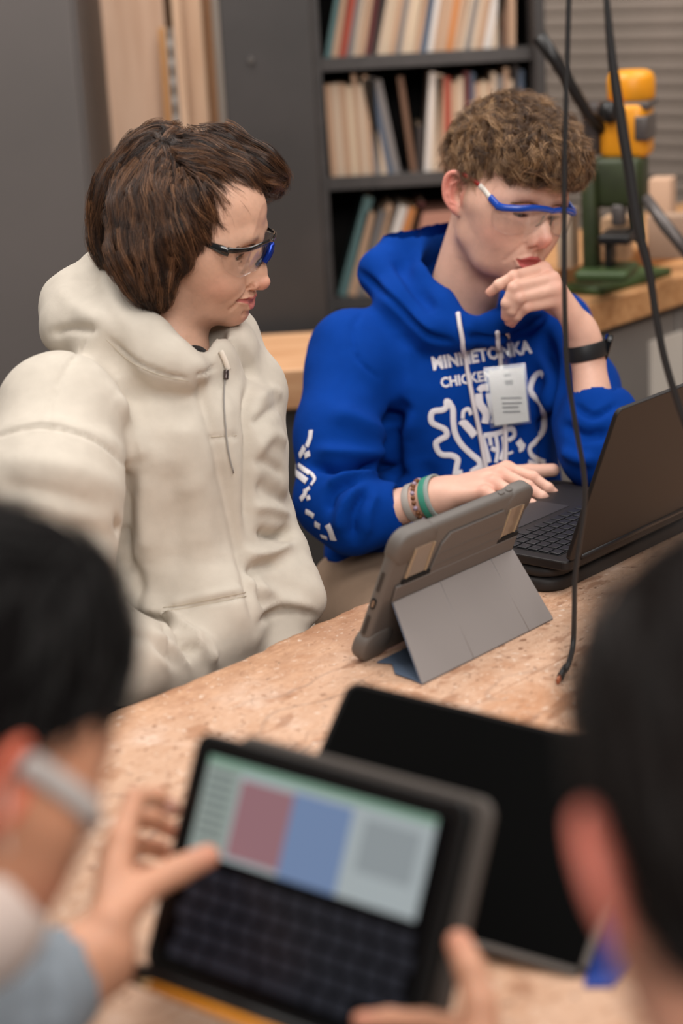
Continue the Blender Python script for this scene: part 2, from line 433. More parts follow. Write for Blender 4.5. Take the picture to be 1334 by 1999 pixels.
        S.ell(L(.003, .001, -.004), (.0060, .0070, .0090), k=.003, R=R, op='sub')
    n0, n1 = neck
    S.cap(n0, n1, .049, .056, k=.022)
    V, F = S.mesh(1); V = strokes3d(V, F, strokes)
    V0 = V.copy()
    for c, r, d in warps: V = V+np.exp(-(((V0-np.array(c))/np.array(r))**2).sum(1))[:, None]*np.array(d)
    if squash != 1: t = np.clip((-.030-V[:, 2]), 0, .09)*np.clip((V[:, 0]+.02)/.06, 0, 1); V[:, 2] += t*(1-squash)
    return V, F, dict(V0=V0, cy=cy, cz=cz, zu=zu, zl=zl, g=g)
def strokes3d(V, F, strokes):
    bvh = make_bvh(V, F); Nn = vnormals(V, F); disp = np.zeros(len(V))
    for pl, w, amp in strokes:
        pts = np.array([np.array(bvh.find_nearest(Vector(q))[0]) for q in catmull(pl, 5)])
        I = np.where(((V > pts.min(0)-3*w) & (V < pts.max(0)+3*w)).all(1))[0]
        if len(I): disp[I] += amp*np.exp(-(seg_dist(V[I], pts)/w)**2)
    return V+Nn*disp[:, None]
def seg_dist(Q, pts):
    best = np.full(len(Q), 9.)
    for a, b in zip(pts[:-1], pts[1:]):
        a, b = np.array(a), np.array(b); ab = b-a; t = np.clip(((Q-a) @ ab)/(ab @ ab), 0, 1)
        best = np.minimum(best, np.linalg.norm(Q-a-t[:, None]*ab, axis=1))
    return best
def skin_colors(V, info, base, lip, blush, hairc=None, hairline=None, ear_red=.5):
    base, lip, blush = (np.array(c[:3]) for c in (base, lip, blush)); C_ = np.tile(base, (len(V), 1))
    def blend(w, c):
        nonlocal C_; w = np.clip(w, 0, 1)[:, None]; C_ = C_*(1-w)+np.asarray(c)*w
    V = info['V0'] if 'V0' in info else V
    g = lambda c, r: np.exp(-(((V-np.array(c))/np.array(r))**2).sum(1))
    for s in (-1, 1):
        blend(.55*g((.066, s*.048, -.040), (.02, .02, .02)), blush)
        blend(ear_red*np.clip((np.abs(V[:, 1])-.074)/.006, 0, 1)*(V[:, 0] < .012)*(np.abs(V[:, 2]+.008) < .04)*(V[:, 1]*s > 0), blush)
    blend(.6*g((.117, 0, -.044), (.014, .016, .012)), blush)
    blend(.35*g((.09, 0, -.1), (.02, .02, .012)), blush)
    ay = np.abs(V[:, 1]); cy, cz, zu, zl, g_ = info['cy'], info['cz'], info['zu'], info['zl'], info['g']
    top = np.interp(ay, [0, .0045, .010, .0175, cy], [zu+.0022, zu+.0036, zu+.0018, cz+.0034, cz+.0004])
    bot = np.interp(ay, [0, .0085, .0175, cy], [zl-.0042, zl-.0032, cz-.0066-g_*.5, cz-.0008])
    wl = np.clip(np.minimum(top-V[:, 2], V[:, 2]-bot)/.0012+.3, 0, 1)*(V[:, 0] > .07)*(ay < cy+.001)*.85
    blend(wl, lip)
    if hairc is not None:
        w = hairline(V); blend(w, hairc[:3])
    C_ *= (1+.05*vnoise(V, 90, 3)+.04*vnoise(V, 300, 5))[:, None]
    return np.concatenate([np.clip(C_, 0, 1), np.ones((len(V), 1))], 1)
def skin_mat(name, rough=.48, sss=.12):
    def b_(m, nt, b):
        L = nt.links; a = N(nt, 'ShaderNodeVertexColor', layer_name='col'); tc = nt.nodes.new('ShaderNodeTexCoord')
        n = N(nt, 'ShaderNodeTexNoise', i_Scale=420., i_Detail=3.); bp = N(nt, 'ShaderNodeBump', i_Strength=.18, i_Distance=.0006)
        L.new(tc.outputs['Object'], n.inputs['Vector']); L.new(n.outputs[0], bp.inputs['Height']); L.new(bp.outputs[0], b.inputs['Normal'])
        L.new(a.outputs['Color'], b.inputs['Base Color'])
    return mat(name, rough=rough, spec=.45, sss=sss, build=b_)
def eye_objs(fr, parent, ez=-.002, iris=(.12, .07, .03), look=(1, 0, -.1)):
    look = np.array(look, float); look /= np.linalg.norm(look)
    for s in (-1, 1):
        bm = bmesh.new(); bmesh.ops.create_uvsphere(bm, u_segments=32, v_segments=24, radius=.0124)
        c = np.array((.0733, s*.0315, ez)); V = np.array([v.co[:] for v in bm.verts]); F = [[v.index for v in f.verts] for f in bm.faces]; bm.free()
        d = V @ look/.0124; col = np.ones((len(V), 4)); col[:, :3] = (.72, .66, .62)
        col[d > .90, :3] = iris; col[d > .975, :3] = (.004, .004, .004)
        mesh_obj('eye', fr.w(V+c), F, mat('eyeball', rough=.12, spec=.6, build=lambda m, nt, b: nt.links.new(N(nt, 'ShaderNodeVertexColor', layer_name='col').outputs['Color'], b.inputs['Base Color'])), parent, colors=col)
def lashes(fr, parent, m, ez=-.002, close=0., warp=None):
    rng = np.random.default_rng(7); out = []
    for s in (-1, 1):
        for row, n in ((1, 90), (-1, 12)):
            for _ in range(n):
                u = rng.uniform(-1, 1); y = s*(.0315+u*.0140); zz = ez+((.0046*(1-close)*(1-u*u)+.0008*u*s*0-.0018*close) if row > 0 else (-.0034*(1-u*u)-.0018*close))
                x = .0725+math.sqrt(max(.0150**2-(y-s*.0315)**2*.8-(zz-ez)**2, 1e-6))+.0003; p0 = np.array((x, y, zz)); d = np.array([.9, s*(.25+.5*u*s*s), .35*row-.5*close*(row > 0)]); d /= np.linalg.norm(d); L = .0055 if row > 0 else .003
                out.append([fr.w(p0+d*L*t+np.array([0, 0, row*.0010*t*t])) for t in (0, .33, .66, 1)])
    curves_obj('eyelashes', np.array(out), .00022, m, parent)
def lock_groups(name, centers, per, spread, rng, mats, rad, parent, **kw):
    """one strand object per hair tone, whole locks sharing a tone"""
    g = rng.choice(len(mats), len(centers), p=[.34, .40, .26][:len(mats)])  # highlights and dark gaps are put into the colour of random locks
    for i, m in enumerate(mats):
        if (g == i).any(): curves_obj(name, strands(centers[g == i], per, spread, rng, **kw), rad, m, parent)
# ------------------------------------------------------------------ hair
def hair_mat(name, dark, light, rough=.35):
    def b_(m, nt, b):
        L = nt.links; hi = nt.nodes.new('ShaderNodeHairInfo'); r = ramp(nt, [(0, dark), (.55, dark), (1, light)])
        L.new(hi.outputs['Random'], r.inputs[0]); L.new(r.outputs[0], b.inputs['Base Color'])
    return mat(name, rough=rough, spec=.55, build=b_)
def curves_obj(name, P_, rad, m, parent=None, taper=.25):
    """P_ (n, k, 3) strand points -> one hair curves object"""
    n, k, _ = P_.shape; hc = bpy.data.hair_curves.new(name); hc.add_curves([k]*n)
    hc.attributes['position'].data.foreach_set('vector', P_.astype(np.float32).ravel())
    ra = hc.attributes.new('radius', 'FLOAT', 'POINT'); t = np.linspace(0, 1, k)
    R_ = (np.ones((n, 1))*rad)*(1-(1-taper)*t[None, :]**1.5); ra.data.foreach_set('value', R_.astype(np.float32).ravel())
    hc.materials.append(m); o = bpy.data.objects.new(name, hc); COL.objects.link(o); child(o, parent) if parent is not None else None
    return o
def surf_samples(V, F, n, rng, mask=None):
    T = np.vstack([F[:, :3], F[:, [0, 2, 3]]]); a, b, c = V[T[:, 0]], V[T[:, 1]], V[T[:, 2]]
    A = np.linalg.norm(np.cross(b-a, c-a), axis=1)
    if mask is not None: A = A*mask(((a+b+c)/3))
    i = rng.choice(len(T), n, p=A/A.sum()); u, v = rng.random(n), rng.random(n); f = u+v > 1; u[f], v[f] = 1-u[f], 1-v[f]
    return a[i]+(b[i]-a[i])*u[:, None]+(c[i]-a[i])*v[:, None]
def flow_field(gp, gd, reach=.02):
    gp, gd = np.array(gp), np.array(gd)
    def f(Q):
        out = np.zeros_like(Q)
        for i in range(0, len(Q), 4000):
            d2 = ((Q[i:i+4000, None, :]-gp[None])**2).sum(2); w = 1/(d2+reach**2*.1)**2; out[i:i+4000] = (w @ gd)/w.sum(1)[:, None]
        return out/(np.linalg.norm(out, axis=1)[:, None]+1e-9)
    return f
def grow(bvh, roots, flow, lengths, k, lift, rng, curl=0, droop=0, wander=.0, liftend=0, freq=22, amp=.003):
    """centre lines that follow the flow over the hair volume"""
    n = len(roots); out = np.zeros((n, k, 3)); q = roots.copy(); ph = rng.random(n)*6.28; wd = rng.normal(size=(n, 3))*wander
    fq = freq*(1+.5*rng.random(n))
    for j in range(k):
        t = j/(k-1)
        Nn = np.zeros((n, 3)); S_ = np.zeros((n, 3))
        for i in range(n):
            r = bvh.find_nearest(Vector(q[i])); S_[i] = r[0]; Nn[i] = r[1]
        if np.mean(np.sum(Nn*(S_-S_.mean(0)), 1)) < 0: Nn = -Nn
        off = lift*(1-.6*t)+liftend*t*t
        q = S_+Nn*np.reshape(off, (-1, 1)) if np.ndim(off) else S_+Nn*off
        d = flow(q)+wd+(np.array([0, 0, -1])*droop*t); d = d-Nn*(d*Nn).sum(1)[:, None]; d /= np.linalg.norm(d, axis=1)[:, None]+1e-9
        side = np.cross(Nn, d); c = curl*np.sin(ph+fq*t)[:, None] if curl else 0
        out[:, j] = q+side*c*amp*t+(Nn*curl*amp*.8*t*(np.cos(ph+fq*t))[:, None] if curl else 0)
        q = q+d*(lengths/(k-1))[:, None]
    return out
def strands(centers, per, spread, rng, clump=.6, frizz=.0006):
    n, k, _ = centers.shape; T = np.gradient(centers, axis=1); T /= np.linalg.norm(T, axis=2)[..., None]+1e-9
    A = np.cross(T, np.array([.3, .5, .8])); A /= np.linalg.norm(A, axis=2)[..., None]+1e-9; B = np.cross(T, A); t = np.linspace(0, 1, k)[None, :, None]
    out = []
    for _ in range(per):
        r = spread*np.sqrt(rng.random((n, 1, 1))); th = rng.random((n, 1, 1))*6.28; w = 1-clump*t
        fz = rng.normal(size=(n, 1, 3))*frizz*t*2; out.append(centers+(A*np.cos(th)+B*np.sin(th)*.6)*r*w+fz)
    return np.concatenate(out)
# ------------------------------------------------------------------ room shell and background
TH0 = math.radians(41.2); NV = np.array([math.cos(TH0), -math.sin(TH0), 0]); UV = np.array([math.sin(TH0), math.cos(TH0), 0]); ZV = np.array([0, 0, 1.])
def onY(x, y, Y):
    v = P(x, y, 1.)-CAM; return CAM+v*(Y/v[1])
def fmat(o, X, Y, Z):
    return Matrix([[X[0], Y[0], Z[0], o[0]], [X[1], Y[1], Z[1], o[1]], [X[2], Y[2], Z[2], o[2]], [0, 0, 0, 1]])
def two_tone(name, a, b, scale, rough=.6, stretch=(1, 1, 1), bump=.1, metal=0, rot=0, detail=4, lo=.35, hi=.65):
    def f(m, nt, bs):
        L = nt.links; tc = nt.nodes.new('ShaderNodeTexCoord'); mp = N(nt, 'ShaderNodeMapping'); mp.inputs['Scale'].default_value = stretch; mp.inputs['Rotation'].default_value = (0, 0, rot)
        n = N(nt, 'ShaderNodeTexNoise', i_Scale=scale, i_Detail=float(detail)); r = ramp(nt, [(lo, a), (hi, b)])
        L.new(tc.outputs['Object'], mp.inputs[0]); L.new(mp.outputs[0], n.inputs['Vector']); L.new(n.outputs[0], r.inputs[0]); L.new(r.outputs[0], bs.inputs['Base Color'])
        bp = N(nt, 'ShaderNodeBump', i_Strength=bump, i_Distance=.002); L.new(n.outputs[0], bp.inputs['Height']); L.new(bp.outputs[0], bs.inputs['Normal'])
    return mat(name, rough=rough, metal=metal, build=f)
def struct(o, ): o['kind'] = 'structure'; return o
struct(box('floor', (-3.2, -1.6, -.05), (3.6, 6.6, 0), two_tone('floor_concrete', srgb(120, 114, 108), srgb(140, 134, 126), 3, .5)))
PAINT = two_tone('wall_paint', srgb(150, 140, 130), srgb(158, 148, 138), 2, .8)
struct(box('wall_back', (-3.2, 6.3, 0), (3.6, 6.4, 3.4), PAINT)); struct(box('wall_left', (-3.3, -1.6, 0), (-3.2, 6.4, 3.4), PAINT)); struct(box('wall_right', (3.6, -1.6, 0), (3.7, 6.4, 3.4), PAINT))
# roll-up shutter, slat by slat, in the angled wall on the right
def shutter():
    e = struct(empty('door_1', P(1180, 300, 5.5))); o = P(1180, 300, 5.5); d = np.array([math.cos(math.radians(-42)), math.sin(math.radians(-42)), 0]); nn = np.array([-d[1], d[0], 0])*-1
    SM = two_tone('shutter_paint', srgb(172, 158, 147), srgb(182, 167, 156), 8, .45, metal=.1); first = None
    for i in range(30):
        z = .75+i*.040
        if first is None:
            bm = bmesh.new(); pr = [(0, 0), (.006, .004), (.008, .020), (.005, .034), (0, .0375), (-.003, .0375), (-.003, 0)]
            a = [bm.verts.new((-1.7, y, z_)) for y, z_ in pr]; b = [bm.verts.new((1.3, y, z_)) for y, z_ in pr]
            for k in range(7): bm.faces.new((a[k], a[(k+1) % 7], b[(k+1) % 7], b[k]))
            bm.faces.new(a[::-1]); bm.faces.new(b); first = bm_obj('slat', bm, SM, e, local=True); s = first
        else: s = first.copy(); COL.objects.link(s)
        s.matrix_parent_inverse = Matrix.Translation(Vector(-e.location)); s.matrix_basis = fmat((o[0], o[1], z), d, nn, ZV)
    lw = box('wall_corner', (-1.7, -.10, 0), (1.3, -.02, .75), PAINT, M=fmat((o[0], o[1], 0), d, nn, ZV)); struct(lw)
    hd = box('trim_1', (-1.75, -.08, 1.95), (1.35, .10, 2.3), mat('shutter_box', srgb(90, 82, 76)), M=fmat((o[0], o[1], 0), d, nn, ZV)); struct(hd)
shutter()
STEEL = two_tone('grey_painted_steel', srgb(74, 71, 70), srgb(82, 78, 76), 5, .5); STEEL2 = two_tone('dark_painted_steel', srgb(54, 51, 50), srgb(62, 58, 57), 5, .45)
SHELF = two_tone('shelf_steel', srgb(70, 67, 66), srgb(80, 76, 75), 20, .45)
def cabinet_left():
    e = tag(empty('steel_cabinet', (-.9, 4.3, 0)), 'tall plain grey steel cabinet at the left edge behind the boy in cream', 'cabinet')
    G = two_tone('cabinet_grey', srgb(88, 83, 81), srgb(94, 88, 86), 2, .55)
    box('body', (-1.6, 4.02, .08), (-.462, 4.55, 2.15), G, e, bevel=.006); box('plinth', (-1.56, 4.06, 0), (-.49, 4.5, .08), STEEL2, e)
    for x0, x1 in ((-1.592, -1.04), (-1.03, -.470)): d = box('door', (x0, 4.0, .10), (x1, 4.02, 2.13), G, e, bevel=.004); box('handle', (x1-.05 if x0 < -1.1 else x0+.03, 3.975, 1.0), (x1-.03 if x0 < -1.1 else x0+.05, 4.0, 1.14), STEEL2, d, bevel=.004)
cabinet_left()
def boards():
    W = lambda nm, a, b, st=(12, 12, 1), sc=3: two_tone(nm, tuple(min(1, c*1.35) for c in a[:3])+(1,), tuple(min(1, c*1.35) for c in b[:3])+(1,), sc, .65, stretch=st)
    PL = W('plywood', srgb(206, 174, 150), srgb(190, 155, 130)); ST = W('orange_strip', srgb(190, 140, 90), srgb(176, 124, 76)); PN = W('pine', srgb(214, 180, 152), srgb(198, 160, 130)); GB = W('grey_board', srgb(150, 138, 128), srgb(140, 128, 118)); BR = W('brown_board', srgb(150, 108, 76), srgb(170, 126, 92))
    # name, px left, px right at the picture's top, depth Y, thickness, material, label, tilt
    rows = [('plywood_sheet', 172, 318, 4.50, .018, PL, 'wide pale plywood sheet standing beside the grey cabinet'),
            ('wooden_strip', 304, 322, 4.42, .02, ST, 'narrow orange-brown wooden strip in front of the plywood sheet'),
            ('wooden_board', 334, 352, 4.40, .018, PN, 'pale board standing just right of the perforated metal strip'),
            ('wooden_board', 353, 392, 4.44, .018, PN, 'wider pale board between the perforated strip and the brown board'),
            ('wooden_board', 393, 411, 4.47, .02, BR, 'brown board standing in the shadow among the pale boards'),
            ('wooden_board', 412, 438, 4.36, .02, GB, 'weathered grey board standing next to the dark bookcase side'),
            ('wooden_board', 439, 452, 4.34, .02, PN, 'thin pale board standing against the dark bookcase side')]
    for nm, x0, x1, Y, t, m, lab in rows:
        a, b = onY(x0, 0, Y)[0], onY(x1, 0, Y)[0]; zt = 1.46 if nm == 'wooden_strip' else 2.0
        tag(box(nm, (a, Y, .0), (b, Y+t, zt), m, bevel=.0015), lab, 'board')
    # perforated metal strip
    a = onY(322, 40, 4.40)[0]; b = onY(336, 40, 4.40)[0]; MT = mat('galvanised', srgb(200, 190, 182), rough=.35, metal=.6)
    e = tag(empty('perforated_strip', (a, 4.4, .0)), 'perforated galvanised metal strip standing in front of the plywood', 'metal strip')
    bm = bmesh.new()
    for k in range(34):
        z = .10+k*.04
        add_box(bm, (a, 4.395, z), (a+.004, 4.398, z+.04)); add_box(bm, (b-.004, 4.395, z), (b, 4.398, z+.04)); add_box(bm, (a+.004, 4.395, z), (b-.004, 4.398, z+.016))
    bmesh.ops.remove_doubles(bm, verts=bm.verts, dist=1e-5); add_box(bm, (a, 4.395, 0), (b, 4.398, .1)); bm_obj('strip', bm, MT, e)
    box('backing', (onY(150, 0, 4.62)[0], 4.60, 0), (-.17, 4.63, 2.1), mat('dark_backing', srgb(96, 72, 52), rough=.9)) if False else None
    pn = box('plywood_backing', (-.52, 4.58, 0), (-.17, 4.60, 2.05), W('dark_ply', srgb(124, 96, 72), srgb(108, 82, 60))); tag(pn, 'brown panel behind the standing boards, mostly hidden', 'panel')
boards()
def bookcase():
    e = tag(empty('bookcase', (.15, 4.3, 0)), 'dark grey steel bookcase packed with leaning books behind the two boys', 'bookcase')
    box('side_panel', (-.185, 4.06, 0), (-.004, 4.62, 2.2), STEEL2, e, bevel=.004); box('upright', (-.004, 4.20, 0), (.012, 4.62, 2.2), SHELF, e)
    box('side_panel', (.452, 4.20, 0), (.475, 4.62, 2.2), STEEL2, e, bevel=.003); box('back_panel', (.012, 4.60, 0), (.452, 4.615, 2.2), mat('case_back', srgb(30, 27, 26), rough=.8), e)
    for z in (.12, .36, .62, .872, 1.132, 1.381, 1.62, 1.88, 2.14):
        s = box('shelf', (.012, 4.285, z-.012), (.452, 4.60, z), SHELF, e); box('lip', (.012, 4.275, z-.024), (.452, 4.285, z+.004), SHELF, s, bevel=.001)
    bm = bmesh.new(); bmesh.ops.create_cone(bm, cap_ends=True, segments=20, radius1=.0085, radius2=.006, depth=.006); c = onY(490, 118, 4.057)
    bm_obj('bolt', bm, mat('bolt_zinc', srgb(120, 115, 112), rough=.3, metal=.8), e, M=Matrix.Translation(Vector(c)) @ Matrix.Rotation(math.pi/2, 4, 'X'))
    return e
bookcase()
def books():
    rng = random.Random(5)
    pal = {'tan': (196, 160, 132), 'pale': (212, 188, 164), 'cream': (220, 196, 168), 'brown': (120, 88, 68), 'grey': (132, 126, 124), 'blue': (84, 98, 118), 'red': (172, 76, 58), 'dark': (58, 50, 48), 'maroon': (96, 42, 42), 'orange': (206, 132, 74), 'white': (222, 212, 204), 'teal': (90, 120, 120), 'pink': (190, 138, 122)}
    ords = ['first', 'second', 'third', 'fourth', 'fifth', 'sixth', 'seventh', 'eighth', 'ninth', 'tenth', 'eleventh', 'twelfth']
    def ordn(n):
        if n <= 12: return ords[n-1]
        return f'{n}th' if n % 10 > 3 or n in (11, 12, 13) else f'{n}'+{1: 'st', 2: 'nd', 3: 'rd', 0: 'th'}[n % 10]
    PG = mat('page_block', srgb(222, 192, 160), rough=.9)
    def book(x, z, h, t, dpt, tilt, colr, label, group, Y=4.30):
        c = pal[colr]; m = mat('cover_'+colr, srgb(*c), rough=.55)
        M = Matrix.Translation((x, Y, z)) @ Matrix.Rotation(tilt, 4, 'Y')
        e = tag(empty('book', (x, Y, z)), label, 'book', group)
        bm = bmesh.new(); add_box(bm, (0, 0, 0), (.0013, dpt, h), M); add_box(bm, (t-.0013, 0, 0), (t, dpt, h), M); add_box(bm, (.0013, 0, 0), (t-.0013, .0015, h), M); bm_obj('cover', bm, m, e)
        bm = bmesh.new(); add_box(bm, (.0013, .0015, .002), (t-.0013, dpt-.003, h-.003), M); bm_obj('pages', bm, PG, e)
    rows = [('top', 1.381, 'tilt', ['teal', 'tan', 'red', 'grey', 'pale', 'tan', 'maroon', 'dark', 'pale', 'cream', 'tan', 'grey', 'pale', 'cream', 'tan', 'blue', 'white', 'tan', 'tan', 'orange', 'tan', 'pale', 'grey', 'pale', 'tan', 'white', 'pale', 'dark', 'brown', 'tan']),
            ('middle', 1.132, 'up', ['tan', 'pale', 'tan', 'cream', 'tan', 'pale', 'tan', 'grey', 'pale', 'blue', 'grey', 'brown', 'dark', 'white', 'pale', 'tan', 'red', 'tan', 'pale', 'maroon', 'blue', 'tan', 'cream', 'tan', 'pale', 'grey', 'tan', 'pale', 'dark', 'blue', 'teal', 'orange', 'dark']),
            ('bottom', .872, 'lean', ['teal', 'tan', 'grey', 'tan', 'white', 'orange', 'brown', 'maroon'])]
    for rn, z, mode, cols in rows:
        x = .020
        for i, cn in enumerate(cols):
            t = rng.uniform(.008, .0155) if rn != 'top' else rng.uniform(.009, .016); h = rng.uniform(.185, .222); tilt = 0
            if mode == 'tilt': tilt = .22+rng.uniform(-.02, .02) if i < 27 else .03
            elif mode == 'up':
                h = rng.uniform(.180, .215)
                tilt = -.02 if i < 8 else (-.16 if i < 11 else (-.10 if i in (11,) else .10 if i in (13, 14) else .03))
                if i == 11: x += .022
                if i == 12: h = .10
            else: tilt = .30+rng.uniform(-.04, .05); t *= 1.3
            step = t/max(math.cos(tilt), .5)
            if x+step > .440 - (0 if tilt <= 0 else h*math.sin(tilt)*(.9 if mode == 'lean' else .55)): break
            lab = f'{cn} {"magazine" if mode == "tilt" else "book"} {"leaning" if abs(tilt) > .09 else "standing"} on the {rn} bookcase shelf, {ordn(i+1)} from the left'
            ex = x+(h*math.sin(-tilt) if tilt < 0 else 0)
            zz = z+(t*math.sin(tilt) if tilt > 0 else 0)
            book(x if tilt >= 0 else x, zz+.0005, h, t, rng.uniform(.14, .20), tilt, cn, lab, f'books on the {rn} shelf'); x += step+.0006
    # pinkish boxes and board lying on the shelves
    tag(box('flat_box', (.19, 4.30, .872), (.40, 4.50, 1.045), two_tone('pink_card', srgb(196, 140, 120), srgb(182, 126, 108), 6, .8), bevel=.004), 'pinkish-brown box behind the blue hoodie on the bottom shelf', 'box')
    pass
books()
def benches():
    WD = two_tone('bench_maple', srgb(206, 156, 108), srgb(180, 128, 82), 6, .5, stretch=(1, 14, 14), rot=-(math.pi/2-TH0)); WD0 = two_tone('bench_plank', srgb(190, 140, 100), srgb(214, 168, 128), 5, .5, stretch=(1, 14, 6))
    e = tag(empty('side_bench', (.0, 3.8, 0)), 'low wooden-topped bench with dark grey cabinet between the two boys', 'bench')
    box('bench_top', (-.26, 3.62, .785), (.12, 3.98, .862), WD0, e, bevel=.004); box('cabinet', (-.25, 3.66, .0), (.11, 3.96, .785), STEEL, e, bevel=.003)
    # machine bench on the right, running away to the right
    b0 = onz(1172, 590, .96); e = tag(empty('machine_bench', b0*[1, 1, 0]), 'wood-topped machine bench with grey steel cabinet on the right', 'bench')
    M = fmat((b0[0], b0[1], 0), UV, -NV, ZV)
    box('bench_top', (-.05, 0, .905), (1.3, .38, .96), WD, e, M=M, bevel=.004); cb = box('cabinet', (-.03, .03, 0), (1.28, .36, .905), two_tone('cabinet_light', srgb(116, 110, 106), srgb(124, 117, 112), 4, .5), e, M=M)
    for k in range(4): box('door', (-.02+k*.32, .018, .06), (.29+k*.32, .03, .89), MATS['cabinet_light'], e, M=M, bevel=.003)
    pm = mat('paper', srgb(205, 196, 186), rough=.8)
    tag(box('paper_sheet', (.19, .010, .69), (.31, .0175, .85), pm, M=M), 'white paper sheet taped high on the grey bench cabinet', 'paper'); tag(box('paper_sheet', (.36, .010, .62), (.50, .0175, .79), pm, M=M), 'white paper sheet taped lower on the grey bench cabinet, further right', 'paper')
    # raised board carrying the machine
    rb = tag(box('machine_board', (-.04, .12, .96), (1.1, .375, 1.005), WD, M=M, bevel=.004), 'thick wooden board lying on the bench under the machine', 'board')
    g = tag(box('green_tray', (.05, .03, .960), (.30, .12, .975), mat('tray_green', srgb(60, 84, 46), rough=.5), M=M, bevel=.004), 'green tray on the front of the machine bench', 'tray')
    # the yellow and green machine
    mo = onz(1195, 540, 1.006); d0 = float((mo-CAM) @ FW)
    e = tag(empty('bench_mortiser', mo), 'yellow and green bench machine with a long black lever', 'machine')
    YL = mat('machine_yellow', srgb(222, 146, 28), rough=.4); GN = two_tone('machine_green', srgb(38, 44, 26), srgb(52, 62, 34), 12, .5); BKM = mat('machine_black', srgb(22, 20, 20), rough=.4); GR = mat('machine_grey', srgb(90, 84, 82), rough=.4, metal=.4)
    def slab(nm, x0, y0, x1, y1, dep, m, r=.012, off=0.0, par=e, cyl=False):
        a = P(x0, y1, d0+off); b = P(x1, y0, d0+off); w_ = abs(x1-x0)/FPX*d0; h_ = abs(y1-y0)/FPX*d0; c = P((x0+x1)/2, y1, d0+off)
        bm = bmesh.new(); R_ = Matrix.Rotation(math.radians(-20), 4, 'Z')
        if cyl: pts = [(w_/2*math.cos(t), w_/2*math.sin(t)) for t in np.linspace(0, 2*math.pi, 28, endpoint=False)]; add_prism(bm, pts, 0, h_, M=Matrix.Translation(Vector(c)) @ R_, edge=r)
        else: add_prism(bm, rrect(w_, dep, min(r, dep/2.2, w_/2.2)), 0, h_, M=Matrix.Translation(Vector(c)) @ R_, edge=min(r*.6, h_/3))
        return bm_obj(nm, bm, m, par, smooth=True)
    slab('motor_cover', 1186, 138, 1280, 205, .12, YL, .016, cyl=True); slab('head_housing', 1180, 200, 1272, 306, .10, YL, .02); slab('switch_plate', 1248, 224, 1274, 270, .09, GR, .006, off=-.03); slab('name_strip', 1222, 196, 1276, 210, .10, GR, .004, off=-.025)
    slab('motor', 1170, 198, 1212, 240, .07, BKM, .014, off=-.07, cyl=True); slab('lower_housing', 1165, 304, 1262, 400, .09, GN, .018); slab('column', 1142, 330, 1172, 540, .05, GN, .010, off=.02); slab('column', 1232, 395, 1256, 470, .04, GN, .01, off=.05); slab('base', 1134, 520, 1238, 540, .12, mat('machine_base_green', srgb(56, 74, 40), rough=.5), .01)
    slab('chisel_holder', 1196, 398, 1222, 440, .03, GR, .008, off=-.02); slab('vise', 1178, 452, 1240, 470, .10, BKM, .006, off=-.03); slab('vise', 1186, 470, 1200, 520, .05, BKM, .006)
    tube('lever', [P(1052, 70, d0-.10), P(1085, 118, d0-.09), P(1150, 225, d0-.06), P(1190, 262, d0-.03)], [.014, .012, .010, .012], BKM, e); tube('crank', [P(1260, 385, d0-.05), P(1300, 440, d0-.07), P(1350, 500, d0-.10)], [.010, .012, .012], GR, e)
    slab('gear_box', 1142, 200, 1180, 300, .06, mat('machine_dark', srgb(60, 52, 50), rough=.5), .014, off=.01)
    for x0, y0, x1, y1, nm, lab, col_, off in ((1272, 335, 1318, 502, 'cardboard_box', 'tan cardboard box behind the machine at the right edge', srgb(196, 160, 134), .30), (1268, 415, 1345, 500, 'offcut_pile', 'pile of pale offcuts right of the machine', srgb(176, 146, 124), .16), (1180, 420, 1232, 505, 'offcut_block', 'pale wooden block standing under the machine head', srgb(200, 162, 128), .12), (1095, 405, 1126, 520, 'wooden_post', 'pale upright wooden block behind the face of the boy in blue', srgb(176, 156, 136), .10)):
        o = slab(nm, x0, y0, x1, y1, .06, mat(nm+'_mat', col_, rough=.8), .003, off=off, par=None); tag(o, lab, 'box' if 'box' in nm else 'wood')
benches()
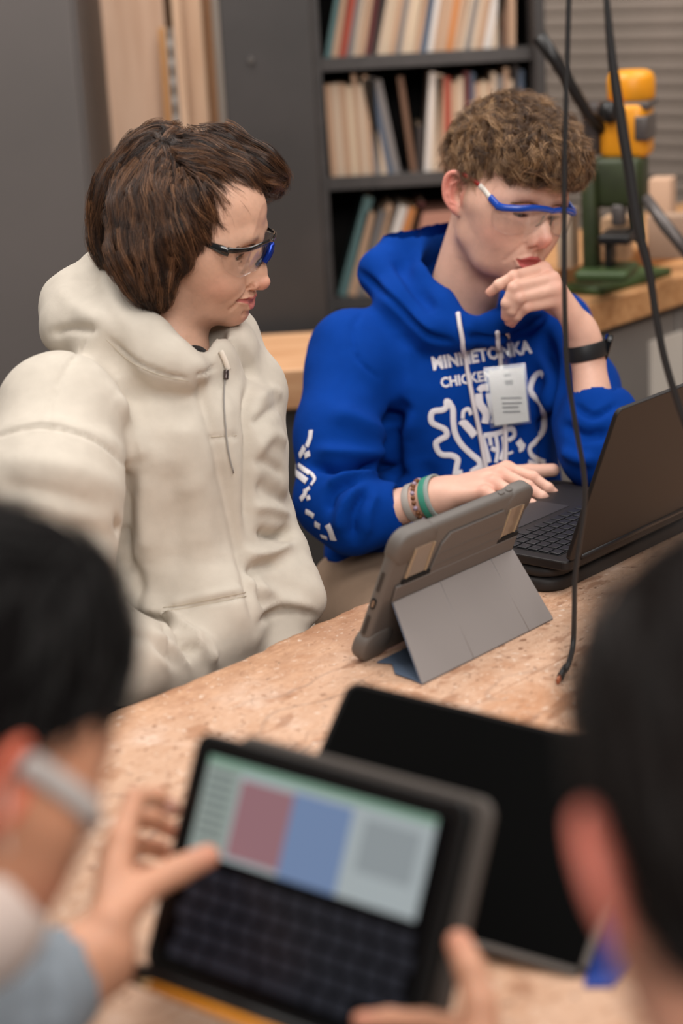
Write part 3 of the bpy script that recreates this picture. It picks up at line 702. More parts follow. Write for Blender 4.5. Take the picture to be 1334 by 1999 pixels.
# ------------------------------------------------------------------ work table and the things on it
TZ = .80; T_O = onz(735, 1160, TZ)
def tw(u, n, z=TZ): return T_O+UV*u+NV*n+ZV*(z-TZ)
def table_mat():
    def f(m, nt, b):
        L = nt.links; tc = nt.nodes.new('ShaderNodeTexCoord'); mp = N(nt, 'ShaderNodeMapping'); mp.inputs['Rotation'].default_value = (0, 0, -(math.pi/2-TH0)); L.new(tc.outputs['Object'], mp.inputs[0])
        def noise(sc, det=4., st=None, ro=.55):
            n = N(nt, 'ShaderNodeTexNoise', i_Scale=sc, i_Detail=det, i_Roughness=ro)
            if st: m2 = N(nt, 'ShaderNodeMapping'); m2.inputs['Scale'].default_value = st; L.new(mp.outputs[0], m2.inputs[0]); L.new(m2.outputs[0], n.inputs['Vector'])
            else: L.new(mp.outputs[0], n.inputs['Vector'])
            return n
        def mix(fac, a, b_, mode='MIX'):
            x = N(nt, 'ShaderNodeMix', data_type='RGBA', blend_type=mode)
            for i, v in ((0, fac), (6, a), (7, b_)):
                if isinstance(v, (tuple, float, int)): x.inputs[i].default_value = v
                else: L.new(v, x.inputs[i])
            return x.outputs[2]
        def thr(src, lo, hi): r = ramp(nt, [(lo, (0, 0, 0, 1)), (hi, (1, 1, 1, 1))]); L.new(src, r.inputs[0]); return r.outputs[0]
        def mul(a, b_):
            x = N(nt, 'ShaderNodeMath', operation='MULTIPLY'); L.new(a, x.inputs[0])
            if isinstance(b_, float): x.inputs[1].default_value = b_
            else: L.new(b_, x.inputs[1])
            return x.outputs[0]
        c = mix(noise(7., 6., (.5, 2.5, 1), .7).outputs[0], srgb(222, 188, 164), srgb(190, 150, 122))
        c = mix(mul(noise(70., 3., (.04, 1, 1)).outputs[0], .35), c, srgb(188, 142, 108))
        c = mix(mul(thr(noise(5.5, 8., None, .7).outputs[0], .54, .66), .7), c, srgb(178, 122, 82))
        c = mix(mul(thr(noise(14., 6.).outputs[0], .60, .66), .6), c, srgb(150, 96, 60))
        c = mix(mul(thr(noise(9., 3.).outputs[0], .60, .72), .7), c, srgb(230, 204, 186))
        c = mix(mul(thr(noise(75., 3.).outputs[0], .62, .67), .8), c, srgb(118, 76, 50))
        c = mix(mul(thr(noise(32., 5., (.45, 1, 1)).outputs[0], .61, .66), .6), c, srgb(140, 92, 62))
        c = mix(mul(thr(noise(160., 2.).outputs[0], .69, .73), .7), c, srgb(70, 52, 44))
        # scratches and pencil scribbles
        for sc, wd, msk, colr, amt in ((4., .004, 3., srgb(140, 104, 80), .5), (11., .010, 6., srgb(110, 84, 68), .7), (7., .006, 4., srgb(84, 76, 72), .8), (19., .016, 8., srgb(120, 92, 76), .6)):
            dn = noise(6., 3.); vm = N(nt, 'ShaderNodeMixRGB' if False else 'ShaderNodeVectorMath', operation='MULTIPLY_ADD'); L.new(dn.outputs['Color'], vm.inputs[0]); vm.inputs[1].default_value = (.22, .22, 0); L.new(mp.outputs[0], vm.inputs[2])
            v = N(nt, 'ShaderNodeTexVoronoi', feature='DISTANCE_TO_EDGE', i_Scale=sc); L.new(vm.outputs[0], v.inputs['Vector'])
            r = ramp(nt, [(0, (1, 1, 1, 1)), (wd, (0, 0, 0, 1))]); L.new(v.outputs[0], r.inputs[0])
            c = mix(mul(mul(r.outputs[0], thr(noise(msk, 3.).outputs[0], .55, .66)), amt), c, colr)
        w = N(nt, 'ShaderNodeTexWave', wave_type='RINGS', i_Scale=5., i_Distortion=9., i_Detail=2.); w.inputs['Detail Scale'].default_value = 1.4; L.new(mp.outputs[0], w.inputs['Vector'])
        r = ramp(nt, [(.965, (0, 0, 0, 1)), (.99, (1, 1, 1, 1))]); L.new(w.outputs[0], r.inputs[0]); c = mix(mul(mul(r.outputs[0], thr(noise(2.6, 1.).outputs[0], .52, .60)), .65), c, srgb(96, 84, 80))
        v = N(nt, 'ShaderNodeTexVoronoi', i_Scale=22.); L.new(mp.outputs[0], v.inputs['Vector']); sp = ramp(nt, [(.05, (1, 1, 1, 1)), (.075, (0, 0, 0, 1))]); L.new(v.outputs['Distance'], sp.inputs[0])
        sel = N(nt, 'ShaderNodeSeparateColor'); L.new(v.outputs['Color'], sel.inputs[0]); cr = ramp(nt, [(0, srgb(170, 50, 90)), (.4, srgb(60, 70, 110)), (.7, srgb(90, 50, 40)), (1, srgb(50, 50, 60))], 'CONSTANT'); L.new(sel.outputs[1], cr.inputs[0])
        c = mix(mul(mul(sp.outputs[0], thr(sel.outputs[0], .72, .74)), .8), c, cr.outputs[0])
        pos = N(nt, 'ShaderNodeNewGeometry'); dt = N(nt, 'ShaderNodeVectorMath', operation='DOT_PRODUCT'); dt.inputs[1].default_value = tuple(NV); L.new(pos.outputs['Position'], dt.inputs[0])
        dn2 = noise(11., 5.); e1 = N(nt, 'ShaderNodeMath', operation='MULTIPLY_ADD'); L.new(dn2.outputs[0], e1.inputs[0]); e1.inputs[1].default_value = -.14; L.new(dt.outputs['Value'], e1.inputs[2])
        mr = N(nt, 'ShaderNodeMapRange'); L.new(e1.outputs[0], mr.inputs[0]); k0 = float(T_O @ NV)-.07; mr.inputs[1].default_value = k0+.010; mr.inputs[2].default_value = k0+.135; mr.inputs[3].default_value = .90; mr.inputs[4].default_value = 0.
        c = mix(mr.outputs[0], c, mix(thr(noise(26., 6., (.5, 1, 1), .7).outputs[0], .42, .60), srgb(206, 161, 128), srgb(168, 120, 88)))
        gr = noise(210., 4., (.35, 1, 1), .7); g2 = noise(48., 6., (.6, 1, 1), .75)
        c = mix(mul(thr(gr.outputs[0], .46, .64), .30), c, srgb(160, 118, 90)); c = mix(mul(thr(g2.outputs[0], .50, .64), .42), c, srgb(172, 126, 94)); c = mix(mul(thr(noise(95., 4., None, .7).outputs[0], .60, .66), .7), c, srgb(232, 214, 198)); c = mix(mul(thr(noise(62., 6., (.5, 1.4, 1), .8).outputs[0], .63, .67), .85), c, srgb(88, 60, 44))
        L.new(c, b.inputs['Base Color']); hb = noise(28., 6.); h2 = noise(150., 2., (.1, 1, 1)); ad = N(nt, 'ShaderNodeMath', operation='MULTIPLY_ADD'); L.new(h2.outputs[0], ad.inputs[0]); ad.inputs[1].default_value = .25; L.new(hb.outputs[0], ad.inputs[2])
        bp = N(nt, 'ShaderNodeBump', i_Strength=.8, i_Distance=.003); L.new(ad.outputs[0], bp.inputs['Height']); L.new(bp.outputs[0], b.inputs['Normal'])
    return mat('worn_maple', rough=.55, spec=.35, build=f)
def table():
    e = tag(empty('work_table', tw(0, .5, 0)), 'large worn wooden work table covered in stains, scratches and scribbles', 'table'); WM = table_mat()
    U = np.linspace(-1.0, 1.6, 380)
    for k, (a, b) in enumerate(((0, .338), (.3392, .66), (.6612, 1.05))):
        V, F = [], []
        q = np.stack([U*9, U*0+k, U*0], 1); ea = (vnoise(q, 1, 2)*.010+vnoise(q*3.1, 1, 5)*.004+vnoise(q*9, 1, 6)*.0018) if k == 0 else 0*U; top = (vnoise(q*2, 1, 7)*.0012) if k == 0 else 0*U
        for i, u in enumerate(U):
            s = a+ea[i]; r = .012 if k == 0 else .0012
            pr = [(s+.004, TZ-.055), (s, TZ-.045), (s, TZ-r*1.6), (s+r*.18, TZ-r*.75+top[i]), (s+r*.6, TZ-r*.22), (s+r*1.3, TZ-.0004), (s+r*1.3+.012, TZ), ((a+b)/2, TZ), (b-.0012, TZ), (b, TZ-.0012), (b, TZ-.045), (b-.002, TZ-.055)]
            V += [tw(u, n, z) for n, z in pr]
        m = 12; F = [(i*m+j, (i+1)*m+j, (i+1)*m+(j+1) % m, i*m+(j+1) % m) for i in range(len(U)-1) for j in range(m)]; F += [tuple(range(m)), tuple(range((len(U)-1)*m, len(U)*m))[::-1]]
        o = mesh_obj('board', V, F, WM, e); o.data.set_sharp_from_angle(angle=.9)
    LG = mat('table_leg_paint', srgb(70, 66, 62), rough=.5); M = fmat(tw(0, 0, 0), UV, NV, ZV)
    for u in (-.95, 1.4):
        for n in (.05, .92): box('leg', (u, n, 0), (u+.08, n+.08, TZ-.055), LG, e, M=M, bevel=.004)
    box('apron', (-.9, .40, TZ-.14), (1.45, .43, TZ-.055), LG, e, M=M)
table()
# ---- rugged tablet on its folded cover, seen from behind
def centre_tablet():
    o = onz(703, 1297, TZ)+ZV*.001; lam = .42; e2 = ZV*math.cos(lam)+NV*math.sin(lam); e3 = NV*math.cos(lam)-ZV*math.sin(lam); M = fmat(o, UV, e2, e3)
    e = tag(empty('tablet', o), 'tablet in a rugged grey case seen from behind, propped on its folded grey cover', 'tablet')
    GC = mat('case_rubber', srgb(100, 95, 91), rough=.55, build=noise_bump(1500, .15, .0004)); CV = mat('cover_grey', srgb(108, 101, 97), rough=.7, build=noise_bump(1200, .2, .0004)); CV2 = mat('cover_panel', srgb(102, 97, 94), rough=.6); BLU = mat('cover_blue', srgb(8, 56, 160), rough=.8); DK = mat('slot_black', srgb(10, 10, 12), rough=.8)
    W_, H_, T_ = .264, .180, .017
    bm = bmesh.new(); add_prism(bm, [(x+W_/2, y+H_/2) for x, y in rrect(W_, H_, .018, 8)], -T_, 0, M=M, edge=.006); bm_obj('case', bm, GC, e, smooth=True)
    bm = bmesh.new(); add_prism(bm, [(x+W_/2, y+H_/2) for x, y in rrect(W_-.016, H_-.016, .008, 5)], -T_-.0008, -T_+.001, M=M); bm_obj('screen', bm, mat('tablet_glass', srgb(12, 12, 14), rough=.1), e)
    for cx, cy in ((.036, H_-.020), (W_-.026, H_-.020), (.024, .020), (W_-.024, .020)):                     # corner bumpers
        bm = bmesh.new(); add_prism(bm, [(x+cx, y+cy) for x, y in rrect(.076 if cx < .05 and cy > .1 else .056, .044, .019, 7)], -T_-.0012, .0016, M=M, edge=.005); bm_obj('bumper', bm, GC, e, smooth=True)
    pl = [(.078, .100), (.086, .1475), (.098, .1605), (.205, .1605), (.216, .148), (.222, .100)]
    bm = bmesh.new(); add_prism(bm, pl, .0005, .0032, M=M); bm_obj('back_panel', bm, CV2, e, bevel=.0008)
    bm = bmesh.new(); add_prism(bm, [(.020, .084), (.018, .108), (.258, .108), (.258, .084)], .0006, .0040, M=M); bm_obj('cover_strip', bm, CV2, e, bevel=.0012)
    for y in (.118, .134): box('ridge', (.084, y, .0030), (.214, y+.0010, .0037), GC, e, M=M)
    CLR = mat('window_plastic', srgb(138, 124, 108), rough=.18, spec=.8, coat=.6)  # tan reflection on the clear plastic is put into its base colour
    for x0, x1 in ((.030, .072), (.216, .250)):
        bm = bmesh.new(); add_prism(bm, [(x0, .115), (x0+.003, .158), (x1-.004, .158), (x1, .115)], .0006, .0022, M=M); w_ = bm_obj('window', bm, CLR, e, bevel=.0006)
        for q in (x0+.002, x1-.004): box('frame_rib', (q, .116, .002), (q+.0016, .157, .0036), mat('rib_tan', srgb(176, 156, 128), rough=.3), w_, M=M)
        box('slot', (x0-.002, .108, .0007), (x1+.008, .1135, .0034), DK, e, M=M)
    for x0 in (.196, .212): bm = bmesh.new(); add_prism(bm, [(x+x0+.006, y-T_/2) for x, y in rrect(.011, .006, .0029, 5)], H_-.001, H_+.0016, M=M @ Matrix(((1, 0, 0, 0), (0, 0, 1, 0), (0, 1, 0, 0), (0, 0, 0, 1))), edge=.0006); bm_obj('button', bm, GC, e, smooth=True)
    Ms = M @ Matrix(((0, 0, -1, 0), (1, 0, 0, 0), (0, 1, 0, 0), (0, 0, 0, 1)))          # left edge plane: x->along edge, y->thickness
    GT = mat('grille', srgb(70, 64, 60), rough=.6)
    for y0, y1 in ((.100, .128), (.038, .066)):
        bm = bmesh.new(); add_prism(bm, [(x+(y0+y1)/2, y-T_/2) for x, y in rrect(y1-y0, .0055, .0026, 4)], .0002, .0006, M=Ms); g_ = bm_obj('speaker_grille', bm, GT, e)
        bm = bmesh.new()
        for i in range(14):
            for j in range(3): c = (y0+.002+i*(y1-y0-.004)/13, -T_/2+(j-1)*.0014); add_prism(bm, [(c[0]+.0004*math.cos(t), c[1]+.0004*math.sin(t)) for t in np.linspace(0, 6.28, 6, endpoint=False)], .0005, .0008, M=Ms)
        bm_obj('holes', bm, DK, g_)
    bm = bmesh.new(); add_prism(bm, [(x+.083, y-T_/2) for x, y in rrect(.015, .0075, .0036, 6)], .0002, .0010, M=Ms, edge=.0003); pr_ = bm_obj('charging_port', bm, DK, e)
    bm = bmesh.new(); add_prism(bm, [(x+.083, y-T_/2) for x, y in rrect(.0095, .0035, .0017, 6)], .0009, .0014, M=Ms); bm_obj('port_rim', bm, mat('rim_steel', srgb(170, 160, 150), rough=.3, metal=1), pr_)
    # prop panel, floor panel with blue lining
    F1, F2 = onz(825, 1338, TZ)+ZV*.001, onz(1080, 1210, TZ)+ZV*.001; t1 = o+UV*.020+e2*.086+e3*.004; t2 = o+UV*.258+e2*.086+e3*.004
    def sheet(nm, pts, m, th, nrm=None):
        q = mesh_obj(nm, pts, [(0, 1, 2, 3)], m, e, smooth=False); md = q.modifiers.new('s', 'SOLIDIFY'); md.thickness = th; md.offset = 0; b2 = q.modifiers.new('b', 'BEVEL'); b2.width = .001; b2.segments = 2; return q
    q = sheet('prop_panel', [F1, F2, t2, t1], CV, .0032)
    inn = lambda p: p-NV*.0022
    sheet('blue_lining', [inn(F1), inn(F2), inn(t2), inn(t1)], BLU, .0012)
    for a in (.37, .80): l0 = F1*(1-a)+F2*a; l1 = t1*(1-a)+t2*a; nn = np.cross(F2-F1, t1-F1); nn /= np.linalg.norm(nn); nn *= -1 if nn @ (CAM-F1) < 0 else 1; tube('crease', [l0+nn*.0013, l1+nn*.0013], .0008, CV, q, seg=6)
    fl = [o+UV*.012+NV*.016+ZV*.001, o+UV*.018+NV*.034+ZV*.001, o+UV*.004+NV*.048+ZV*.001, o+UV*-.006+NV*.058+ZV*.001, o+UV*-.010+NV*.085+ZV*.001, F1, F2, o+UV*.262+NV*.016+ZV*.001]
    q = mesh_obj('floor_panel', fl, [tuple(range(8))], BLU, e, smooth=False); md = q.modifiers.new('s', 'SOLIDIFY'); md.thickness = .0012; md.offset = 0
centre_tablet()
def laptop():
    H = onz(1105, 1098, .848); DKM = mat('laptop_alu', srgb(30, 26, 26), rough=.5, metal=.3); KEY = mat('key_black', srgb(18, 18, 22), rough=.45); 
    c0 = onz(1080, 1160, TZ); e = tag(empty('laptop_sleeve', c0), 'padded black laptop case lying flat under the open laptop', 'case')
    M = fmat(c0+ZV*.0005, UV, -NV, ZV); BC = mat('black_case', srgb(30, 27, 27), rough=.6, build=noise_bump(900, .3, .0006))
    bm = bmesh.new(); add_prism(bm, [(x+.18, y+.125) for x, y in rrect(.37, .26, .03, 8)], 0, .018, M=M, edge=.005); bm_obj('lower_shell', bm, BC, e, smooth=True)
    bm = bmesh.new(); add_prism(bm, [(x+.18, y+.125) for x, y in rrect(.368, .258, .03, 8)], .0185, .034, M=M, edge=.006); bm_obj('upper_shell', bm, BC, e, smooth=True)
    e = tag(empty('laptop', H), 'open dark grey laptop used by the boy in blue, seen from behind its lid', 'laptop'); M = fmat(H, UV, -NV, ZV)
    bm = bmesh.new(); add_prism(bm, [(x+.155, y+.108) for x, y in rrect(.312, .221, .010, 6)], -.0125, 0, M=M, edge=.002); bs = bm_obj('base', bm, DKM, e, smooth=False)
    box('keyboard_well', (.018, .022, .0), (.292, .128, .0006), KEY, bs, M=M); first = None
    for r in range(6):
        n_ = 14 if r < 5 else 10
        for c in range(n_):
            if first is None: first = box('key', (0, 0, 0), (.0165, .0145 if r else .0145, .0018), KEY, bs, bevel=.0008); k = first
            else: k = first.copy(); COL.objects.link(k)
            k.matrix_basis = fmat(H+UV*(.0195+c*.0194+(.03 if r == 5 else 0))-NV*(.024+r*.0172)+ZV*.0006, UV, -NV, ZV)
    box('trackpad', (.095, .140, 0), (.215, .208, .0006), mat('trackpad', srgb(40, 37, 40), rough=.5), bs, M=M)
    op = .37; up_ = ZV*math.cos(op)+NV*math.sin(op); nn = NV*math.cos(op)-ZV*math.sin(op); M = fmat(H+NV*.002+ZV*.001, UV, up_, nn)
    bm = bmesh.new(); add_prism(bm, [(x+.155, y+.1105) for x, y in rrect(.312, .221, .010, 6)], -.004, .002, M=M, edge=.0012); ld = bm_obj('lid', bm, DKM, e, smooth=False)
    box('display', (.004, .012, -.0046), (.306, .214, -.0040), mat('laptop_display', srgb(30, 34, 44), rough=.12, emit=srgb(60, 80, 120), es=.6), ld, M=M); 
    tube('hinge', [H+UV*.03+NV*.002, H+UV*.28+NV*.002], .0045, KEY, e)
laptop()
def cables():
    RB = mat('cable_rubber', srgb(34, 33, 34), rough=.45); z = lambda y, b=2.165, k=.000135: b+k*max(y, -200)
    e = tag(empty('charging_cable', P(1110, 0, 2.17)), 'thin black cable hanging from above with its plug end lying on the table', 'cable')
    pts = [(1112, -160), (1111, 0), (1107, 150), (1103, 300), (1102, 450), (1103, 600), (1108, 720), (1124, 830), (1140, 920), (1142, 985), (1132, 1060), (1123, 1130), (1121, 1200), (1118, 1260)]
    pts = pts[1:]; t0 = P(1112, -60, z(-60)); q = [np.array([t0[0], t0[1], h_]) for h_ in (3.4, 3.1, 2.8, 2.5, 2.25, 2.0, 1.8, 1.65, 1.56)]+[P(x, y, z(y)) for x, y in pts]+[onz(1108, 1298, TZ+.014), onz(1100, 1312, TZ+.006)]; c = catmull(q, 8); tube('cord', c, .0030, RB, e, seg=10)
    tube('plug', [onz(1104, 1300, TZ+.010), onz(1093, 1322, TZ+.0055)], [.0040, .0052], RB, e, sq=(1, .75)); tube('connector', [onz(1094, 1320, TZ+.0055), onz(1088, 1330, TZ+.0050)], .0042, mat('copper_tip', srgb(190, 120, 90), rough=.3, metal=.8), e, sq=(1, .5))
    e = tag(empty('power_cable', P(1185, 0, 2.1)), 'thicker black cable hanging from above, curving down to the right edge', 'cable')
    pts = [(1180, -160), (1185, 0), (1195, 110), (1212, 230), (1230, 340), (1245, 440), (1268, 530), (1282, 620), (1298, 700), (1325, 790), (1348, 850)]; pts = pts[1:]; t0 = P(1182, -60, z(-60, 2.10)); c = catmull([np.array([t0[0], t0[1], h_]) for h_ in (3.4, 3.1, 2.8, 2.5, 2.25, 2.0, 1.8, 1.65, 1.57)]+[P(x, y, z(y, 2.10)) for x, y in pts], 8); tube('cord', c, np.interp(np.linspace(0, 1, len(c)), [0, .50, .60, .72, .80, 1], [.0034, .0034, .0062, .0060, .0042, .0040]), RB, e, seg=10)
cables()
# ------------------------------------------------------------------ boy in the cream hoodie
def PP(*a): return [tuple(P(*q)) for q in a]
def bodyframe(theta, o, lean=0):
    t = math.radians(theta); f = np.array([math.sin(t), -math.cos(t), 0]); l = np.array([math.cos(t), math.sin(t), 0]); z = np.array([0, 0, 1.])
    return Frame(np.stack([f, l, z], 1), o)
def fabric(name, col, sheen=.08):
    def b_(m, nt, b):
        L = nt.links; tc = nt.nodes.new('ShaderNodeTexCoord')
        n1 = N(nt, 'ShaderNodeTexNoise', i_Scale=900., i_Detail=2.); n2 = N(nt, 'ShaderNodeTexNoise', i_Scale=60., i_Detail=4.)
        L.new(tc.outputs['Object'], n1.inputs['Vector']); L.new(tc.outputs['Object'], n2.inputs['Vector'])
        mx = N(nt, 'ShaderNodeMath', operation='MULTIPLY_ADD'); mx.inputs[1].default_value = .35
        L.new(n1.outputs[0], mx.inputs[0]); L.new(n2.outputs[0], mx.inputs[2])
        bp = N(nt, 'ShaderNodeBump', i_Strength=.35, i_Distance=.0012); L.new(mx.outputs[0], bp.inputs['Height']); L.new(bp.outputs[0], b.inputs['Normal'])
        mc = N(nt, 'ShaderNodeMix', data_type='RGBA'); mc.inputs[6].default_value = tuple(c*.90 for c in col[:3])+(1,); mc.inputs[7].default_value = tuple(min(1, c*1.06) for c in col[:3])+(1,)
        L.new(n2.outputs[0], mc.inputs[0]); L.new(mc.outputs[2], b.inputs['Base Color'])
    return mat(name, rough=.92, spec=.15, sheen=sheen, build=b_)
SKIN_MAT = skin_mat('skin')
CREAM = fabric('cream_fleece', srgb(202, 193, 180))
def build_cream():
    person = tag(empty('person', P(325, 1500, 2.6)), 'seated boy with brown swept hair in a cream hoodie, smiling towards the right', 'person')
    fr = Frame(head_rot(81, 13, 20), P(356, 458, 2.55)); B = bodyframe(36, P(325, 700, 2.56))
    # skin
    V, F, info = head_mesh(smile=1, gap=.002, ez=-.006, squash=.88, warps=[((.115, 0, -.042), (.02, .02, .012), (-.001, 0, .0015)), ((.090, 0, -.070), (.04, .06, .016), (0, 0, .0045))], neck=((-.022, 0, -.05), tuple(fr.l(B.w((.0, 0, -.06))))))
    hl = lambda V: np.clip((-.012-V[:, 0]+.55*V[:, 2]+.02)/.01, 0, 1)*(V[:, 2] > -.07)*0
    C_ = skin_colors(V, info, srgb(210, 166, 142), srgb(182, 96, 94), srgb(210, 128, 110), ear_red=.4)
    body = mesh_obj('body', fr.w(V), F, SKIN_MAT, person, colors=C_)
    eye_objs(fr, person, ez=-.006, look=(1, .0, -.15))
    # shirt collar inside the hood opening
    S = Sculpt(P(330, 760, 2.42)-.15, P(330, 760, 2.42)+.30, .006); S.chain(PP((345, 712, 2.585), (374, 722, 2.53)), [.046, .030], k=.01); V, F = S.mesh()
    mesh_obj('shirt', V, F, fabric('black_shirt', srgb(30, 30, 32)), person)
    # hoodie
    lo = np.array([-.62, 2.12, .56]); hi = np.array([.10, 2.92, 1.32])
    S = Sculpt(lo, hi, .0044)
    w = lambda *q: tuple(B.w(q))
    S.ell(w(.024, -.008, -.150), (.118, .150, .140), R=B.R, k=.04)
    S.ell(w(.035, -.010, -.300), (.128, .150, .150), R=B.R, k=.05)
    S.ell(w(.045, 0, -.430), (.135, .165, .140), R=B.R, k=.05)
    S.ell(w(.045, -.01, -.085), (.080, .125, .075), R=B.R, k=.04)
    S.cap(w(-.012, -.05, -.020), w(-.010, -.150, -.068), .055, .066, k=.03); S.cap(w(-.012, .05, -.030), w(-.010, .125, -.068), .050, .056, k=.03)
    # right arm (near)
    ra = PP((118, 815, 2.44), (95, 960, 2.37), (95, 1140, 2.36)); S.chain(ra, [.082, .084, .078], k=.03)
    S.chain(PP((95, 1140, 2.36), (150, 1235, 2.37), (250, 1288, 2.39), (345, 1300, 2.45)), [.076, .066, .055, .044], k=.010)
    S.ell(P(352, 1268, 2.455), (.038, .036, .028), k=.014)
    S.cap(P(375, 1292, 2.46), P(398, 1312, 2.49), .032, .030, k=.006)
    # left arm (far)
    S.chain(PP((458, 748, 2.66), (484, 880, 2.66), (496, 1010, 2.66)), [.056, .048, .045], k=.022)
    S.chain(PP((506, 1020, 2.66), (530, 1095, 2.62), (556, 1155, 2.58)), [.046, .048, .047], k=.02)
    S.cap(P(572, 1158, 2.58), P(588, 1174, 2.57), .040, .030, k=.02)
    S.chain(PP((556, 1195, 2.57), (550, 1275, 2.55)), [.033, .031], k=.008)
    # front drape: pocket bulge
    S.ell(P(430, 1210, 2.50), (.055, .05, .060), R=B.R, k=.05)
    # hood
    S.chain(PP((205, 545, 2.62), (150, 600, 2.58), (130, 640, 2.55)), [.040, .043, .034], k=.03)
    S.chain(PP((212, 520, 2.60), (232, 590, 2.53), (290, 658, 2.475), (340, 702, 2.455), (372, 722, 2.45)), [.022, .026, .025, .022, .014], k=.02)
    S.chain(PP((150, 630, 2.54), (215, 658, 2.50), (290, 705, 2.475), (350, 730, 2.46)), [.034, .034, .026, .014], k=.03)
    S.chain(PP((382, 722, 2.475), (412, 702, 2.53), (440, 680, 2.60), (450, 655, 2.67), (420, 610, 2.74)), [.014, .024, .032, .032, .02], k=.03)
    S.chain(PP((205, 545, 2.66), (250, 560, 2.74), (340, 580, 2.78), (430, 600, 2.74)), [.035, .035, .03, .02], k=.03)
    # opening for the neck
    S.chain([tuple(fr.w((.0, 0, -.03))), tuple(P(348, 650, 2.555)), tuple(P(362, 690, 2.52))], [.078, .060, .034], k=.012, op='sub')
    S.ell(fr.w((.02, 0, -.02)), (.088, .095, .088), k=.01, op='sub')
    V, F = S.mesh(2)
    st = [  # (line in the photograph, width, height)
        ([(178, 640), (150, 690), (118, 740), (98, 790), (95, 832)], .0022, -.0022),                     # shoulder seam
        ([(-30, 860), (40, 838), (95, 832), (160, 850), (215, 880), (250, 915)], .0028, -.0034),           # armhole
        ([(-30, 850), (40, 826), (95, 820), (165, 838), (225, 866), (258, 900)], .012, .0018),
        ([(250, 915), (247, 960), (244, 1040), (236, 1100)], .010, -.0120),
        ([(205, 655), (255, 700), (315, 727), (370, 738)], .0025, -.0030),
        ([(188, 650), (250, 735), (262, 800), (252, 860)], .018, -.0070),
        ([(220, 770), (262, 840), (275, 900)], .014, .0070),
        ([(300, 860), (300, 980), (290, 1100)], .022, .0050), ([(370, 800), (390, 950), (400, 1100)], .03, .0060),
        ([(335, 900), (340, 1010), (345, 1120)], .02, -.0045),
        ([(0, 900), (80, 905), (170, 925), (240, 960)], .014, .0030), ([(0, 950), (90, 960), (200, 990)], .012, -.0040), ([(10, 1010), (110, 1030), (225, 1050)], .012, -.0040),
        ([(230, 1085), (262, 1120), (270, 1165), (262, 1190)], .010, -.0080), ([(235, 1140), (255, 1175), (300, 1200)], .010, .0070),
        ([(262, 1190), (300, 1205), (345, 1235), (380, 1275)], .006, -.0060), ([(285, 1175), (330, 1200), (375, 1240), (392, 1285)], .008, .0060),
        ([(230, 1230), (290, 1250), (345, 1300)], .008, -.0050), ([(350, 1235), (362, 1262), (385, 1268)], .005, -.0070), ([(375, 1232), (405, 1255), (418, 1290)], .008, .0060),
        ([(318, 1192), (370, 1184), (430, 1172), (482, 1162)], .0032, -.0030), ([(318, 1178), (370, 1170), (430, 1158), (478, 1148)], .0050, .0026),
        ([(318, 1190), (325, 1240), (345, 1300)], .0030, -.0028), ([(262, 1165), (310, 1185), (370, 1195)], .014, .0050),
        ([(385, 730), (396, 780), (415, 860), (440, 960), (462, 1060), (482, 1140), (500, 1230)], .008, -.0050),
        ([(440, 760), (448, 860), (470, 960), (487, 1060)], .012, .0030),
        ([(492, 730), (486, 800), (490, 860), (484, 960), (484, 1050)], .009, -.0100),
        ([(412, 855), (440, 853), (462, 852)], .0030, -.0020), ([(412, 850), (412, 865)], .0030, -.0020),
        ([(545, 790), (520, 810), (498, 830)], .008, -.0050), ([(560, 860), (530, 850), (500, 880)], .010, .0040), ([(500, 945), (535, 965), (570, 985)], .010, -.0045),
        ([(575, 1035), (545, 1048), (505, 1040)], .008, -.0110), ([(480, 1085), (520, 1080), (570, 1062)], .008, .0070), ([(486, 1112), (520, 1102), (545, 1100)], .007, -.0060),
        ([(480, 1125), (510, 1150), (545, 1165), (600, 1180)], .010, .0050), ([(490, 1105), (505, 1150), (520, 1190)], .007, -.0060),
        ([(508, 1215), (540, 1193), (580, 1188), (618, 1205)], .006, -.0060), ([(515, 1188), (560, 1178), (612, 1192)], .007, .0050),
        ([(450, 655), (476, 690), (500, 740)], .01, -.006), ([(425, 715), (400, 728), (385, 732)], .003, -.003),
        ([(224, 1008), (240, 1060), (255, 1110)], .006, -.005), ([(228, 1095), (240, 1108), (250, 1128)], .004, -.004), ([(270, 1187), (310, 1212), (357, 1243), (400, 1275), (423, 1299)], .007, .004), ([(352, 1248), (360, 1272), (372, 1288)], .004, -.005),
        ([(40, 1060), (120, 1085), (215, 1095)], .010, .004), ([(60, 1110), (140, 1130), (225, 1135)], .010, -.004), ([(490, 990), (530, 992), (566, 1003)], .007, .004), ([(300, 1230), (340, 1262), (372, 1305)], .005, .003), ([(255, 1225), (300, 1262), (330, 1310)], .006, .003),
        ([(505, 780), (530, 760), (550, 770)], .007, .003), ([(497, 900), (525, 905), (555, 925)], .007, -.003), ([(275, 920), (272, 1000), (285, 1080)], .010, .003), ([(420, 900), (428, 1000), (440, 1080)], .014, -.003), ([(350, 820), (352, 900), (362, 980)], .016, .003),
        ([(100, 652), (140, 640), (185, 642)], .006, -.0060), ([(200, 520), (215, 580), (262, 650)], .010, .0030),
        ([(118, 560), (150, 600), (210, 635)], .012, .0030),
    ]
    V = folds(V, F, st); V = V+vnormals(V, F)*(.0016*vnoise(V, 22, 1)+.0008*vnoise(V, 50, 2))[:, None]
    hood = mesh_obj('hoodie', V, F, CREAM, person); bv = make_bvh(V, F)
    # stitched seams and drawcord
    def on(pl, off): return np.array([q for q in (hit(bv, x, y, off)[0] for x, y in catmull(pl, 6)) if q is not None])
    TH = mat('cream_thread', srgb(200, 188, 168), rough=.8)
